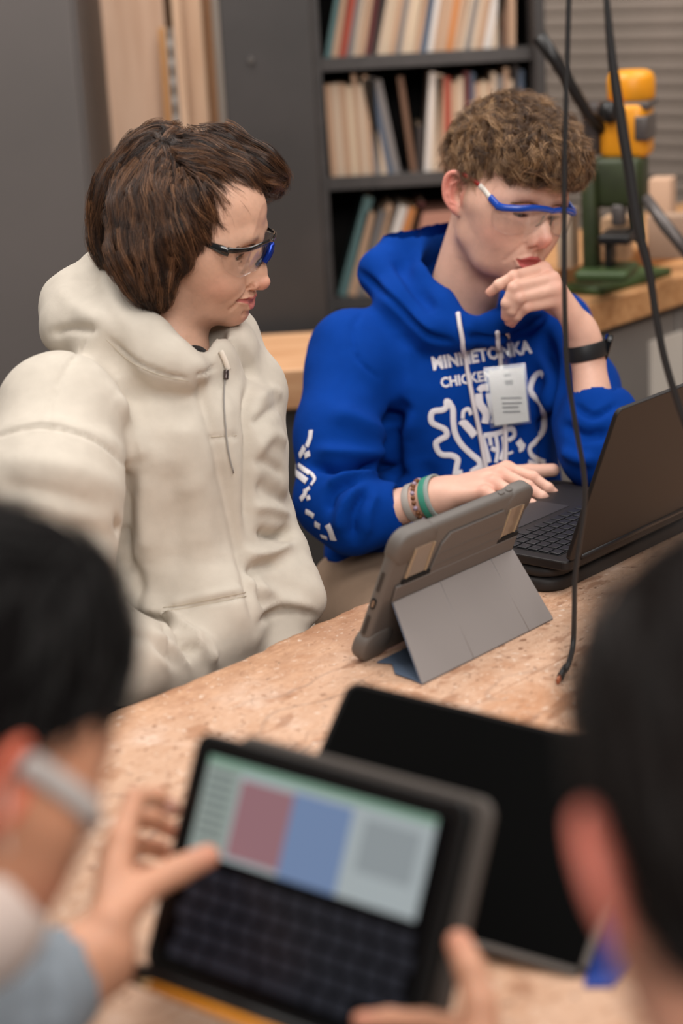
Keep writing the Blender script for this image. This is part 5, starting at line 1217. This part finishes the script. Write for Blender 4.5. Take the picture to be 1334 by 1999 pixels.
    marks('emblem', [(c3((335, 700), (300, 680), (300, 720), (270, 750), (200, 760), (175, 790), (180, 850), (230, 880), (290, 910), (300, 960), (250, 990), (215, 1020), (230, 1080), (270, 1115), (340, 1120), (390, 1150), (385, 1200), (370, 1280)), .0085),
        (c3((315, 690), (350, 740), (355, 850), (370, 940), (420, 1030), (500, 1110), (560, 1160), (575, 1210)), .0085),
        (c3((1090, 480), (1070, 450), (1020, 480), (985, 560), (990, 610), (1040, 670), (1085, 750), (1095, 850), (1080, 930), (1020, 1010), (975, 1060), (990, 1120), (1050, 1160), (1100, 1180)), .0085),
        (c3((430, 820), (440, 760), (480, 745), (500, 790)), .006), (c3((420, 880), (440, 860), (480, 900), (530, 960)), .012), (c3((560, 600), (590, 570), (640, 570)), .010), (c3((560, 620), (570, 700), (620, 780), (610, 860)), .012),
        (c3((640, 620), (660, 720), (690, 800), (680, 860)), .010), (c3((600, 960), (700, 945), (820, 905), (850, 930)), .008), (c3((580, 960), (610, 1060), (640, 1180)), .010), (c3((840, 900), (850, 960), (800, 1000)), .007), (c3((700, 960), (715, 1080), (700, 1180)), .006),
        (c3((760, 960), (770, 1060), (740, 1160)), .008), (c3((650, 970), (660, 1040)), .006), (c3((660, 1060), (700, 1080)), .007), (c3((880, 1000), (905, 1040), (930, 1060)), .012), (c3((900, 1060), (910, 1085)), .010), (c3((815, 1090), (820, 1110)), .009), (c3((500, 1260), (560, 1220), (600, 1210)), .009), (c3((380, 1270), (430, 1260)), .009), (c3((960, 1180), (1040, 1200)), .009)])
    marks('sleeve_print', [([(608, 840), (606, 856), (600, 872)], .008), ([(596, 872), (590, 884), (586, 890)], .010), ([(600, 882), (602, 893)], .012), ([(580, 905), (578, 920), (590, 932), (600, 940)], .009), ([(584, 908), (596, 918), (606, 925)], .007),
        ([(608, 924), (615, 935), (608, 947)], .005), ([(597, 955), (596, 965), (588, 975)], .008), ([(602, 968), (604, 976)], .007), ([(598, 958), (606, 952)], .006), ([(598, 998), (606, 1002), (614, 1008)], .008), ([(616, 1022), (626, 1028)], .010), ([(640, 1024), (646, 1036), (652, 1054)], .011), ([(628, 1046), (640, 1050)], .007)])
    text_on(bv, 'MINNETONKA', 846, 722, 1040, 688, 25, INK, hood, bold=.045)
    text_on(bv, 'CHICKEN RUN', 862, 756, 1030, 733, 17, INK, hood, bold=.02) if False else text_on(bv, 'CHICKEN', 862, 757, 962, 741, 19, INK, hood, bold=.035)
    CORD = mat('white_cord', srgb(218, 210, 212), rough=.85)
    def on(pl, off): return np.array([q for q in (hit(bv, x, y, off)[0] for x, y in catmull(pl, 6)) if q is not None])
    for pl in ([(894, 614), (901, 650), (908, 700), (918, 760), (932, 830), (945, 900), (950, 925)], [(970, 648), (974, 700), (978, 760), (984, 830), (984, 900), (975, 930)]):
        q = on(pl, .0045); tube('drawcord', q, .0036, CORD, hood)
    # hair: short sides, curly top
    ww = lambda *q: tuple(fr.w(q)); S = Sculpt(fr.o-.19, fr.o+.19, .0030)
    S.ell(ww(-.006, 0, .044), (.096, .075, .088), R=fr.R, k=.02)
    S.ell(ww(.030, 0, .080), (.078, .070, .052), R=fr.R, k=.03)
    S.ell(ww(.080, 0, .072), (.044, .058, .032), R=fr.R, k=.03)
    S.ell(ww(.107, 0, .004), (.062, .12, .048), R=fr.R, k=.006, op='sub'); S.ell(ww(.03, 0, -.04), (.08, .12, .055), R=fr.R, k=.006, op='sub')
    S.ell(ww(-.02, 0, -.075), (.10, .12, .045), R=fr.R, k=.006, op='sub')
    for s_ in (-1, 1): S.ell(ww(-.006, s_*.088, -.008), (.024, .022, .030), R=fr.R, k=.004, op='sub')
    V, F = S.mesh(2); Nn = vnormals(V, F); lq = fr.l(V); topw = np.clip((lq[:, 2]-.03)/.03, 0, 1); V2 = V+Nn*(topw*(.010*vnoise(V, 45, 9)+.005*vnoise(V, 90, 8)))[:, None]-Nn*.002
    hair = mesh_obj('hair', V2, F, mat('light_brown_hair_mass', srgb(92, 66, 44), rough=.8), person); bvh = make_bvh(V, F)
    gp, gd = [], []
    for x, y, z, dx, dy, dz in ((-.05, 0, .11, .6, 0, 0), (.03, 0, .125, 1, 0, -.05), (.09, 0, .10, 1, 0, -.5), (.11, 0, .07, .4, 0, -1), (.05, .05, .10, .8, .5, -.4), (.05, -.05, .10, .8, -.5, -.4), (.08, -.05, .07, .5, -.4, -.9), (.08, .05, .07, .5, .4, -.9),
                                (0, -.075, .07, .35, 0, -1), (0, .075, .07, .35, 0, -1), (-.05, -.06, .05, .2, 0, -1), (-.05, .06, .05, .2, 0, -1), (-.10, 0, .04, 0, 0, -1), (-.08, 0, .09, -.4, 0, -.8), (.04, -.072, .03, .2, 0, -1), (.04, .072, .03, .2, 0, -1)):
        gp.append(fr.w((x, y, z))); d = fr.R @ np.array([dx, dy, dz]); gd.append(d/np.linalg.norm(d))
    flow = flow_field(gp, gd, .05); rng = np.random.default_rng(8); HM = hair_mat('light_brown_hair', srgb(88, 62, 42), srgb(196, 156, 116))
    up = lambda Q: np.clip((fr.l(Q)[:, 2]-.035)/.03, .02, 1)
    r1 = surf_samples(V, F, 620, rng, up); c = grow(bvh, r1, flow, rng.uniform(.035, .060, len(r1)), 14, rng.uniform(.0, .010, len(r1)), rng, curl=1.0, wander=.55, liftend=.010, freq=7, amp=.006)
    r2 = surf_samples(V, F, 5000, rng, lambda Q: np.clip((.075-fr.l(Q)[:, 2])/.03, .02, 1)); c2 = grow(bvh, r2, flow, rng.uniform(.008, .018, len(r2)), 6, rng.uniform(-.001, .002, len(r2)), rng, wander=.25, liftend=.002)
    s2 = strands(c2, 3, .002, rng, clump=.2, frizz=.0008)
    lock_groups('strands', c, 34, .0080, rng, [hair_mat('light_brown_dark', srgb(62, 42, 28), srgb(118, 86, 60)), HM, hair_mat('light_brown_light', srgb(140, 106, 74), srgb(214, 174, 130))], .00018, hair, clump=.85, frizz=.0016); curves_obj('strands', s2, .00014, HM, hair)
    eyebrows(fr, make_bvh(Vh, Fh), body, HM, rng, n=200, lift=-.0125); lashes(fr, body, MATS['lash'], ez=-.008, close=.65)
    trousers(person, B, P(820, 1300, 3.1), fabric('khaki_trousers', srgb(150, 126, 106)), spread=.13, seat_z=.57)
    # spectacles in red, white and blue
    g = tag(empty('safety_glasses', fr.w((.1, 0, 0))), 'clear safety glasses with red, white and blue arms worn by the boy in blue', 'glasses')
    RD = mat('red_plastic', srgb(170, 36, 34), rough=.3); WH = mat('white_plastic', srgb(232, 226, 218), rough=.3); BLU = mat('blue_plastic', srgb(18, 72, 176), rough=.25, coat=.3)
    bc = lambda s_: [(.0805, s_*.0755, .0000), (.0900, s_*.0700, .0000), (.1040, s_*.0540, .0040), (.1120, s_*.0350, .0085), (.1155, s_*.0160, .0095), (.1165, 0, .0080)]
    for s_ in (-1, 1):
        c = catmull(bc(s_), 6); tube('brow_bar', fr.w(c), np.interp(np.linspace(0, 1, len(c)), [0, .25, 1], [.0052, .0044, .0036]), BLU, g, sq=(1.2, .7), up=fr.R[:, 2])
        arm = catmull([(-.008, s_*.0815, .022), (.020, s_*.0785, .020), (.045, s_*.0770, .014), (.066, s_*.0765, .006), (.0825, s_*.0750, .000)], 8); n_ = len(arm)
        for a, b, m_, nm, r_ in ((0, int(n_*.42), RD, 'ear_tip', .0028), (int(n_*.40), int(n_*.72), WH, 'temple_arm', .0036), (int(n_*.70), n_, BLU, 'temple_arm', .0050)): tube(nm, fr.w(arm[a:b+1]), r_, m_, g, sq=(1.2, .55), up=fr.R[:, 2])
        c = catmull(bc(s_), 5); t = np.linspace(0, 1, len(c)); lens_mesh(fr, c-[.0008, 0, .001], np.interp(t, [0, .12, .35, .7, .88, 1], [.010, .028, .040, .040, .026, .010]), 'lens', g)
        c = catmull([(.1115, s_*.0085, -.002), (.1085, s_*.0105, -.014), (.104, s_*.0125, -.020)], 4); tube('nose_pad', fr.w(c), .0016, mat('pad_clear', srgb(120, 110, 105), rough=.3), g)
    # wrist watch
    wt = tag(empty('smart_watch', P(1150, 680, 2.94)), 'black smart watch with rubber strap on the wrist held under the chin', 'watch'); RB = mat('black_rubber', srgb(26, 27, 30), rough=.5)
    ax = P(1150, 700, 2.94)-P(1143, 660, 2.935); band_fit('strap', bv_lh, P(1146, 684, 2.938), ax/np.linalg.norm(ax)+RT*.02, .0115, RB, wt, thick=.0030, up=RT)
    cx = P(1184, 677, 2.94); d = RT*.95-UP*.25; d /= np.linalg.norm(d); a_ = ax/np.linalg.norm(ax); a_ = a_-d*(a_ @ d); a_ /= np.linalg.norm(a_); e_ = np.cross(d, a_)
    Mx = Matrix([[a_[0], e_[0], d[0], cx[0]], [a_[1], e_[1], d[1], cx[1]], [a_[2], e_[2], d[2], cx[2]], [0, 0, 0, 1]])
    bm = bmesh.new(); add_prism(bm, rrect(.040, .034, .010), -.004, .005, M=Mx, edge=.002); bm_obj('watch_case', bm, mat('watch_black', srgb(14, 14, 16), rough=.2, metal=.3), wt)
    # bracelets on the right wrist
    ax = P(820, 975, 2.87)-P(770, 992, 2.89); ax /= np.linalg.norm(ax)
    def wristc(x): return P(x, 966+(868-x)*.29, 2.865+(868-x)*.0003)
    b = tag(empty('bracelet', wristc(812)), 'pale grey silicone wristband, nearest the blue cuff', 'bracelet', ); band_fit('band', bv_rh, wristc(812), ax, .0055, mat('grey_silicone', srgb(168, 160, 152), rough=.6), b, thick=.002, lift=.001, up=UP)
    b = tag(empty('bracelet', wristc(830)), 'brown beaded bracelet between the grey and the green wristbands', 'bracelet'); u = UP-ax*(UP @ ax); u /= np.linalg.norm(u); v_ = np.cross(ax, u)
    _o, rad_, u, v_ = band_fit('thread', bv_rh, wristc(829), ax, .0006, mat('thread_brown', srgb(80, 50, 34)), b, thick=.0008, lift=.002, up=UP)
    for i in range(30):
        a = 2*math.pi*i/30; bm = bmesh.new(); bmesh.ops.create_icosphere(bm, subdivisions=2, radius=.0034); bm_obj('bead', bm, mat('bead_brown', srgb(120, 76, 46), rough=.4) if i % 3 else mat('bead_lilac', srgb(170, 150, 170), rough=.3), b, smooth=True, M=Matrix.Translation(Vector(wristc(829)+(u*math.cos(a)+v_*math.sin(a))*(rad_(a)+.001))))
    b = tag(empty('bracelet', wristc(850)), 'green and grey woven bracelet next to the hand', 'bracelet')
    band_fit('green_weave', bv_rh, wristc(846), ax, .0055, mat('green_weave', srgb(60, 140, 118), rough=.9, build=noise_bump(900, .6, .001)), b, thick=.003, lift=.001, up=UP)
    band_fit('grey_weave', bv_rh, wristc(856), ax, .0035, mat('grey_weave', srgb(150, 160, 155), rough=.9, build=noise_bump(900, .6, .001)), b, thick=.0036, up=UP)
    badge(bv)
    return person
def badge(bv):
    b = tag(empty('name_badge', P(990, 780, 2.90)), 'white paper name badge in a clear plastic holder hanging from a metal clip', 'badge')
    n = np.array(hit(bv, 990, 770)[1]); o = hit(bv, 990, 775, .016)[0]
    def at(x, y, off=0): return P(x, y, np.dot(o-CAM, FW)-off)
    def quad(nm, pts, m, off, parent=b, th=.0006):
        V = [at(x, y, off) for x, y in pts]; q = mesh_obj(nm, V, [(0, 1, 2, 3)], m, parent, smooth=False); md = q.modifiers.new('s', 'SOLIDIFY'); md.thickness = th; return q
    PV = clear('clear_vinyl', (.93, .94, .95, 1), .06, .10)
    quad('paper', [(953, 724), (1022, 716), (1033, 822), (966, 831)], mat('badge_paper', srgb(222, 218, 212), rough=.6), 0)
    quad('holder', [(944, 718), (1026, 708), (1037, 826), (958, 836)], PV, .003)
    GT = mat('badge_print', srgb(120, 118, 118), rough=.8)
    for (x0, y0, x1, y1) in ((984, 730, 998, 736), (986, 742, 1001, 752), (978, 776, 1018, 779), (980, 786, 1019, 789), (981, 794, 1012, 797), (982, 803, 1016, 806)): quad('print_line', [(x0, y0), (x1, y0-1), (x1+1, y1-1), (x0+1, y1)], GT, .0014, th=.0002)
    MT = mat('clip_steel', srgb(200, 195, 190), rough=.22, metal=1)
    bm = bmesh.new()
    tube('clip', [at(984, 636, .004), at(990, 650, .006), at(994, 662, .006)], [.0045, .0055, .0040], MT, b, sq=(1.0, .5))
    tube('clip_jaw', [at(986, 634, .010), at(992, 655, .012)], [.003, .0035], MT, b, sq=(1.0, .5))
    tube('strap', [at(993, 664, .004), at(992, 690, .003), at(988, 716, .003)], .0045, PV, b, sq=(1.0, .25))
build_blue()
# ------------------------------------------------------------------ out-of-focus foreground
def glow(name, c, s=1.): return mat(name, (0, 0, 0, 1), rough=.3, emit=c, es=s)
def front_tablets():
    R = np.array([[.8024, .2844, -.5247], [-.5958, .3323, -.7311], [-.0336, .8993, .4361]]); o = np.array([-.1236, 1.4775, 1.023]); M = fmat(o, R[:, 0], R[:, 1], R[:, 2])
    e = tag(empty('tablet', o), 'tablet held in two hands in the foreground, showing a coloured page and dark keyboard', 'tablet'); BK = mat('black_bezel', srgb(12, 12, 13), rough=.35); GY = mat('case_taupe', srgb(84, 77, 72), rough=.6)
    def pr(nm, x0, y0, x1, y1, r, z0, z1, m, par=e, edge=.002, MM=M):
        bm = bmesh.new(); add_prism(bm, [(x+(x0+x1)/2, y+(y0+y1)/2) for x, y in rrect(abs(x1-x0), abs(y1-y0), r, 6)], z0, z1, M=MM, edge=edge); return bm_obj(nm, bm, m, par, smooth=False)
    pr('case', 0, 0, .256, -.190, .012, -.012, 0, BK); pr('cover', .03, .006, .268, -.188, .014, -.020, -.0125, GY, edge=.003)
    sc = pr('screen', .012, -.012, .244, -.182, .004, 0, .0006, mat('glass_black', srgb(8, 8, 10), rough=.2, spec=.15), edge=0)
    def q(nm, x0, y0, x1, y1, m, z=.0007): return box(nm, (x0, y0, z), (x1, y1, z+.0002), m, sc, M=M)
    PGm = glow('page_white', srgb(158, 166, 168)); q('page', .018, -.092, .232, -.016, PGm); q('header', .018, -.022, .232, -.016, glow('page_green', srgb(120, 150, 132)), .0010); q('side_column', .018, -.090, .052, -.022, glow('page_grey', srgb(140, 150, 144)), .0010)
    q('pink_column', .054, -.088, .105, -.028, glow('page_pink', srgb(142, 104, 110)), .0010); q('blue_column', .105, -.092, .160, -.026, glow('page_blue', srgb(108, 128, 162)), .0010); q('card', .172, -.070, .222, -.030, glow('page_mid', srgb(136, 143, 146)), .0010)
    TX = glow('page_text', srgb(96, 104, 104))
    for i in range(8): q('text_line', .022, -.030-i*.007, .046, -.0275-i*.007, TX, .0012)
    KM = glow('soft_key', srgb(33, 34, 41)); first = None
    for r in range(5):
        for c in range(11 if r < 4 else 6):
            w_ = .0165 if r < 4 else (.0165 if c in (0, 1, 4, 5) else .045)
            x = .022+c*.0196+(r % 2)*.004 if r < 4 else (.022, .0416, .0612, .110, .159, .1786)[c]
            if first is None: first = box('soft_key', (0, 0, 0), (.0165, .0118, .0002), KM, sc); k = first
            else: k = first.copy(); COL.objects.link(k)
            k.matrix_basis = M @ Matrix.Translation((x, -.113-r*.0155, .0009)) @ Matrix.Diagonal((w_/.0165, 1, 1, 1))
    lg = box('folded_cover', (-.004, -.205, -.030), (.262, -.188, .012), BK, e, M=M, bevel=.004)
    pe = tag(empty('pencil', M @ Vector((.03, -.2, .015))), 'orange pencil lying along the lower edge of the held tablet', 'pencil'); a = np.array(M @ Vector((.025, -.199, .0165))); b = np.array(M @ Vector((.165, -.199, .0165)))
    tube('shaft', [a, b], .0044, mat('pencil_orange', srgb(220, 140, 34), rough=.4), pe, seg=6); tube('tip', [a-(b-a)*.10, a], [.0006, .0044], mat('pencil_wood', srgb(210, 170, 120), rough=.6), pe, seg=6)
    # larger dark tablet behind it
    R = np.array([[.8963, .4073, -.1753], [-.4244, .6735, -.6052], [-.1285, .6169, .7765]]); o = np.array([-.0024, 1.7121, .9584+.012]); M2 = fmat(o, R[:, 0], R[:, 1], R[:, 2])
    e = tag(empty('tablet', o), 'large switched-off black tablet propped on the table in the foreground', 'tablet')
    pr('case', 0, 0, .293, -.2125, .014, -.014, 0, mat('case_dark', srgb(26, 24, 23), rough=.6, spec=.1), e, .004, M2); pr('bezel', .006, -.006, .289, -.207, .008, 0, .0008, mat('glass_off', srgb(3, 3, 3), rough=.35, spec=.05), e, 0, M2)
    box('edge_strip', (.288, -.205, -.004), (.2945, -.006, .0016), mat('case_taupe', srgb(84, 77, 72)), e, M=M2, bevel=.001); box('edge_strip', (.01, -.2125, -.004), (.288, -.2065, .0016), MATS['case_taupe'], e, M=M2, bevel=.001)
    V = [M2 @ Vector(p) for p in ((.02, -.03, -.0145), (.27, -.03, -.0145))]; ft = [Vector((v.x, v.y, TZ+.002))+Vector(-FW*0)+Vector((.0, .05, 0)) for v in V]
    s = mesh_obj('prop_panel', [V[0], V[1], ft[1], ft[0]], [(0, 1, 2, 3)], MATS['case_dark'], e, smooth=False); md = s.modifiers.new('s', 'SOLIDIFY'); md.thickness = .003
    b0 = onz(1150, 1955, TZ+.001); s = mesh_obj('blue_flap', [onz(1140, 1925, TZ+.002), onz(1195, 1925, TZ+.002), onz(1265, 1835, TZ+.002), onz(1240, 1750, TZ+.002), onz(1170, 1760, TZ+.002)], [(0, 1, 2, 3, 4)], mat('flap_blue', srgb(14, 50, 130), rough=.7), e, smooth=False); md = s.modifiers.new('s', 'SOLIDIFY'); md.thickness = .002
front_tablets()
def neck_to(fr, target):
    a = np.array([-.026, 0, -.05]); d = fr.l(target)-a; L = np.linalg.norm(d); b = a+d/L*min(L, .105); b[0] = max(b[0], -.068); b[2] = max(b[2], -.148); return (tuple(a), tuple(b))
def front_people():
    DH = hair_mat('black_hair', srgb(6, 5, 5), srgb(26, 18, 16), rough=.6); DM = mat('black_hair_mass', srgb(10, 8, 8), rough=.9, spec=.1)
    # ---- left: holder of the tablet
    p = tag(empty('person', P(60, 1900, 1.15)), 'black-haired person with a white face mask at the lower left, holding the tablet', 'person')
    fr = Frame(head_rot(140, 30, 4), P(-130, 1490, 1.18)); sk = srgb(196, 138, 108)
    tc = np.array([-.33, 1.00, .70]); V, F, info = head_mesh(h=.0022, neck=neck_to(fr, tc+[0, 0, .25])); body = mesh_obj('body', fr.w(V), F, SKIN_MAT, p, colors=skin_colors(V, info, sk, srgb(180, 95, 90), srgb(212, 96, 72), ear_red=.8)); eye_objs(fr, p)
    w = lambda *q: tuple(fr.w(q))
    S = Sculpt(fr.o-.2, fr.o+.2, .005); S.ell(w(-.012, 0, .050), (.094, .080, .098), R=fr.R, k=.02); S.ell(w(.010, 0, .095), (.074, .068, .070), R=fr.R, k=.03); S.ell(w(-.05, 0, -.01), (.06, .07, .06), R=fr.R, k=.03)
    S.ell(w(.115, 0, .0), (.055, .12, .05), R=fr.R, k=.01, op='sub'); S.ell(w(.05, 0, -.055), (.08, .13, .062), R=fr.R, k=.01, op='sub')
    V, F = S.mesh(2); hair = mesh_obj('hair', V, F, DM, p); fringe(fr, V, F, hair, DH, 3)
    # mask: shell over nose and jaw
    S = Sculpt(fr.o-.2, fr.o+.2, .003); S.ell(w(.034, 0, -.066), (.082, .072, .064), R=fr.R, k=.02); S.ell(w(.030, 0, -.064), (.076, .074, .074), R=fr.R, k=.0) if False else None
    S.ell(w(-.05, 0, -.02), (.062, .13, .14), R=fr.R, k=.008, op='sub'); S.ell(w(.06, 0, .03), (.10, .13, .058), R=fr.R, k=.008, op='sub'); V, F = S.mesh(2); mk = mesh_obj('face_mask', V, F, mat('mask_white', srgb(226, 206, 196), rough=.85), p)
    for zz in (-.030, -.095): tube('ear_loop', fr.w(catmull([(.055, -.058, zz), (.02, -.071, (zz-.03)/2-.004), (-.012, -.080, -.012-(.015 if zz < -.05 else -.015))], 6)), .0015, MATS['mask_white'], mk)
    g = tag(empty('safety_glasses', fr.w((.1, 0, 0))), 'clear safety glasses with pale arms worn by the masked person at lower left', 'glasses'); PW = mat('pale_plastic', srgb(190, 182, 178), rough=.25)
    for s_ in (-1, 1):
        tube('temple_arm', fr.w(catmull([(-.006, s_*.0815, .012), (.02, s_*.0805, .012), (.045, s_*.0795, .011), (.066, s_*.0760, .009)], 6)), .0055, PW, g, sq=(1.5, .5), up=fr.R[:, 2]); c = catmull(brow_curve(s_), 5)*[.80, 1, 1]+[.002, 0, -.004]; c[:, 0] += .024*(1-np.abs(c[:, 1])/.075); tube('brow_bar', fr.w(c), .003, mat('navy_plastic', srgb(60, 72, 104), rough=.3), g); t = np.linspace(0, 1, len(c)); lens_mesh(fr, c, np.interp(t, [0, .2, .7, 1], [.012, .038, .038, .012]), 'lens', g)
    # torso and sleeves in grey-blue
    GS = fabric('grey_blue_knit', srgb(132, 140, 148)); sh = fr.w((-.10, 0, -.24));
    so = tc-NV*.165+[0, 0, .21]; el = P(-250, 2110, 1.30); S = Sculpt(np.min([el, so, P(165, 1890, 1.46)], 0)-.12, np.max([el, so, P(165, 1890, 1.46)], 0)+.12, .005)
    S.chain([so, el, P(20, 1965, 1.41), P(85, 1930, 1.44)], [.075, .060, .048, .042], k=.02); S.cap(P(84, 1930, 1.44), P(118, 1912, 1.45), .041, .039, k=.004); S.cap(P(115, 1914, 1.45), P(165, 1890, 1.46), .033, .033, k=.003, op='sub'); V, F = S.mesh(2)
    V = folds(V, F, [([(95, 1850), (105, 1900), (110, 1990)], .008, -.004), ([(40, 1840), (50, 1920), (60, 1999)], .01, -.003), ([(150, 1820), (160, 1880), (175, 1950)], .004, .002)]); mesh_obj('sleeve', V, F, GS, p)
    RB = np.stack([UV, -NV, ZV], 1); S = Sculpt(tc-[.36, .36, .34], tc+[.50, .50, .42], .010); S.ell(tc+[0, 0, .02], (.115, .165, .24), R=RB, k=.03); S.ell(tc-[0, 0, .20], (.13, .17, .14), R=RB, k=.05); S.cap(so, tc+NV*.165+[0, 0, .21], .062, .062, k=.05)
    wR = P(900, 2130, 1.36); sR = tc+NV*.165+[0, 0, .21]; eR = (wR+sR)/2+np.array([-.02, -.06, -.13]); S.chain([sR, eR, eR*.35+wR*.65], [.062, .054, .042], k=.03); S.cap(tc+[0, 0, .22], fr.w(np.array(neck_to(fr, tc+[0, 0, .25])[1])*.95), .090, .076, k=.05); S.cap(fr.w(np.array(neck_to(fr, tc+[0, 0, .25])[1])), fr.w((-.02, 0, .0)), .054, .054, k=.006, op='sub'); V, F = S.mesh(2); mesh_obj('sweater', V, F, GS, p)
    wr = P(200, 1870, 1.475); mc = [P(236, 1640, 1.53), P(222, 1668, 1.57), P(225, 1705, 1.60), P(240, 1745, 1.62)]
    fin = [PP((262, 1560, 1.56), (305, 1556, 1.595), (338, 1580, 1.612)), PP((256, 1600, 1.61), (300, 1600, 1.64), (335, 1622, 1.65)), PP((262, 1650, 1.64), (305, 1655, 1.665), (335, 1670, 1.67)), PP((270, 1700, 1.66), (310, 1705, 1.68), (335, 1715, 1.685))]
    th = [P(215, 1800, 1.47), P(280, 1735, 1.505), P(345, 1700, 1.525), P(405, 1672, 1.535)]
    V, F = hand_mesh(wr, mc, fin, th, h=.002, wr=.029, fore=[P(150, 1895, 1.46), P(60, 1940, 1.43)]); h = mesh_obj('hand', V, F, SKIN_MAT, p, colors=plain_skin(V, srgb(208, 152, 122), tips=[(f[-1], .012) for f in fin]+[(th[-1], .014)]))
    nail(P(333, 1578, 1.598), P(338, 1580, 1.61)-P(305, 1556, 1.595), -FW, .011, .011, h)
    wr = P(900, 2130, 1.36); mc = [P(905, 2010, 1.40), P(870, 2030, 1.43), P(840, 2060, 1.45), P(820, 2090, 1.46)]
    fin = [PP((830, 1996, 1.43), (760, 1990, 1.44), (705, 1992, 1.44)), PP((820, 2030, 1.46), (770, 2035, 1.47), (730, 2040, 1.47)), PP((800, 2070, 1.47), (760, 2080, 1.48), (720, 2090, 1.48)), PP((790, 2100, 1.48), (760, 2110, 1.48), (730, 2120, 1.48))]
    th = [P(940, 2060, 1.37), P(938, 1965, 1.385), P(920, 1895, 1.40), P(896, 1842, 1.415)]
    V, F = hand_mesh(wr, mc, fin, th, h=.002, wr=.029, fore=[P(895, 2200, 1.34), eR*.30+P(900, 2130, 1.36)*.70]); mesh_obj('hand', V, F, SKIN_MAT, p, colors=plain_skin(V, srgb(208, 152, 122), tips=[(f[-1], .012) for f in fin]+[(th[-1], .014)]))
    # ---- right: head seen from behind
    p = tag(empty('person', P(1450, 2100, .8)), 'dark-haired person at the right edge, seen from behind with a pink ear', 'person')
    fr = Frame(head_rot(176, 32, -4), P(1556, 1680, .84)); w = lambda *q: tuple(fr.w(q))
    tor = np.array([.24, .62, .76]); V, F, info = head_mesh(h=.0024, neck=neck_to(fr, tor+[0, 0, .26])); mesh_obj('body', fr.w(V), F, SKIN_MAT, p, colors=skin_colors(V, info, srgb(222, 160, 134), srgb(180, 95, 90), srgb(246, 142, 122), ear_red=1.)); eye_objs(fr, p)
    S = Sculpt(fr.o-.22, fr.o+.22, .005); S.ell(w(-.012, 0, .045), (.108, .088, .098), R=fr.R, k=.02); S.ell(w(-.045, 0, -.01), (.065, .072, .075), R=fr.R, k=.03); S.ell(w(.03, 0, .10), (.09, .080, .070), R=fr.R, k=.03)
    S.ell(w(.118, 0, .0), (.055, .12, .06), R=fr.R, k=.01, op='sub'); S.ell(w(.055, 0, -.06), (.08, .14, .075), R=fr.R, k=.01, op='sub'); S.ell(w(-.03, 0, -.125), (.15, .15, .070), R=fr.R, k=.01, op='sub'); [S.ell(w(-.008, s_*.092, -.012), (.028, .026, .034), R=fr.R, k=.005, op='sub') for s_ in (-1, 1)]; V, F = S.mesh(2); hair = mesh_obj('hair', V, F, mat('dark_brown_hair_mass', srgb(20, 14, 12), rough=.9, spec=.1), p); fringe(fr, V, F, hair, hair_mat('dark_brown_hair', srgb(16, 11, 9), srgb(48, 34, 27), rough=.6), 6)
    S = Sculpt(tor-.40, tor+.46, .012); S.ell(tor, (.18, .12, .26), k=.03); S.ell(tor-[0, 0, .20], (.18, .13, .14), k=.05); S.cap(tor+[-.16, 0, .20], tor+[.16, 0, .20], .06, .06, k=.05); S.cap(tor+[0, 0, .22], fr.w(np.array(neck_to(fr, tor+[0, 0, .26])[1])), .085, .064, k=.05); [S.chain([tor+[s_*.17, 0, .20], tor+[s_*.22, .06, -.06], tor+[s_*.14, .26, -.02]], [.058, .05, .04], k=.03) for s_ in (-1, 1)]; V, F = S.mesh(2); mesh_obj('jacket', V, F, fabric('dark_jacket', srgb(40, 36, 36)), p)
def fringe(fr, V, F, hair, m, seed):
    gp, gd = [], []
    for x, y, z, dx, dy, dz in ((-.05, 0, .13, -.3, 0, -.1), (.03, 0, .14, 1, 0, 0), (.1, 0, .09, .6, 0, -1), (0, -.09, .06, .2, 0, -1), (0, .09, .06, .2, 0, -1), (-.1, 0, .03, 0, 0, -1), (.07, -.06, .08, .5, -.2, -1), (.07, .06, .08, .5, .2, -1)):
        gp.append(fr.w((x, y, z))); d = fr.R @ np.array([dx, dy, dz]); gd.append(d/np.linalg.norm(d))
    rng = np.random.default_rng(seed); bvh = make_bvh(V, F); r = surf_samples(V, F, 500, rng); c = grow(bvh, r, flow_field(gp, gd, .05), rng.uniform(.03, .06, len(r)), 9, rng.uniform(0, .006, len(r)), rng, wander=.2, liftend=.004); curves_obj('strands', strands(c, 10, .005, rng), .0002, m, hair)
front_people()
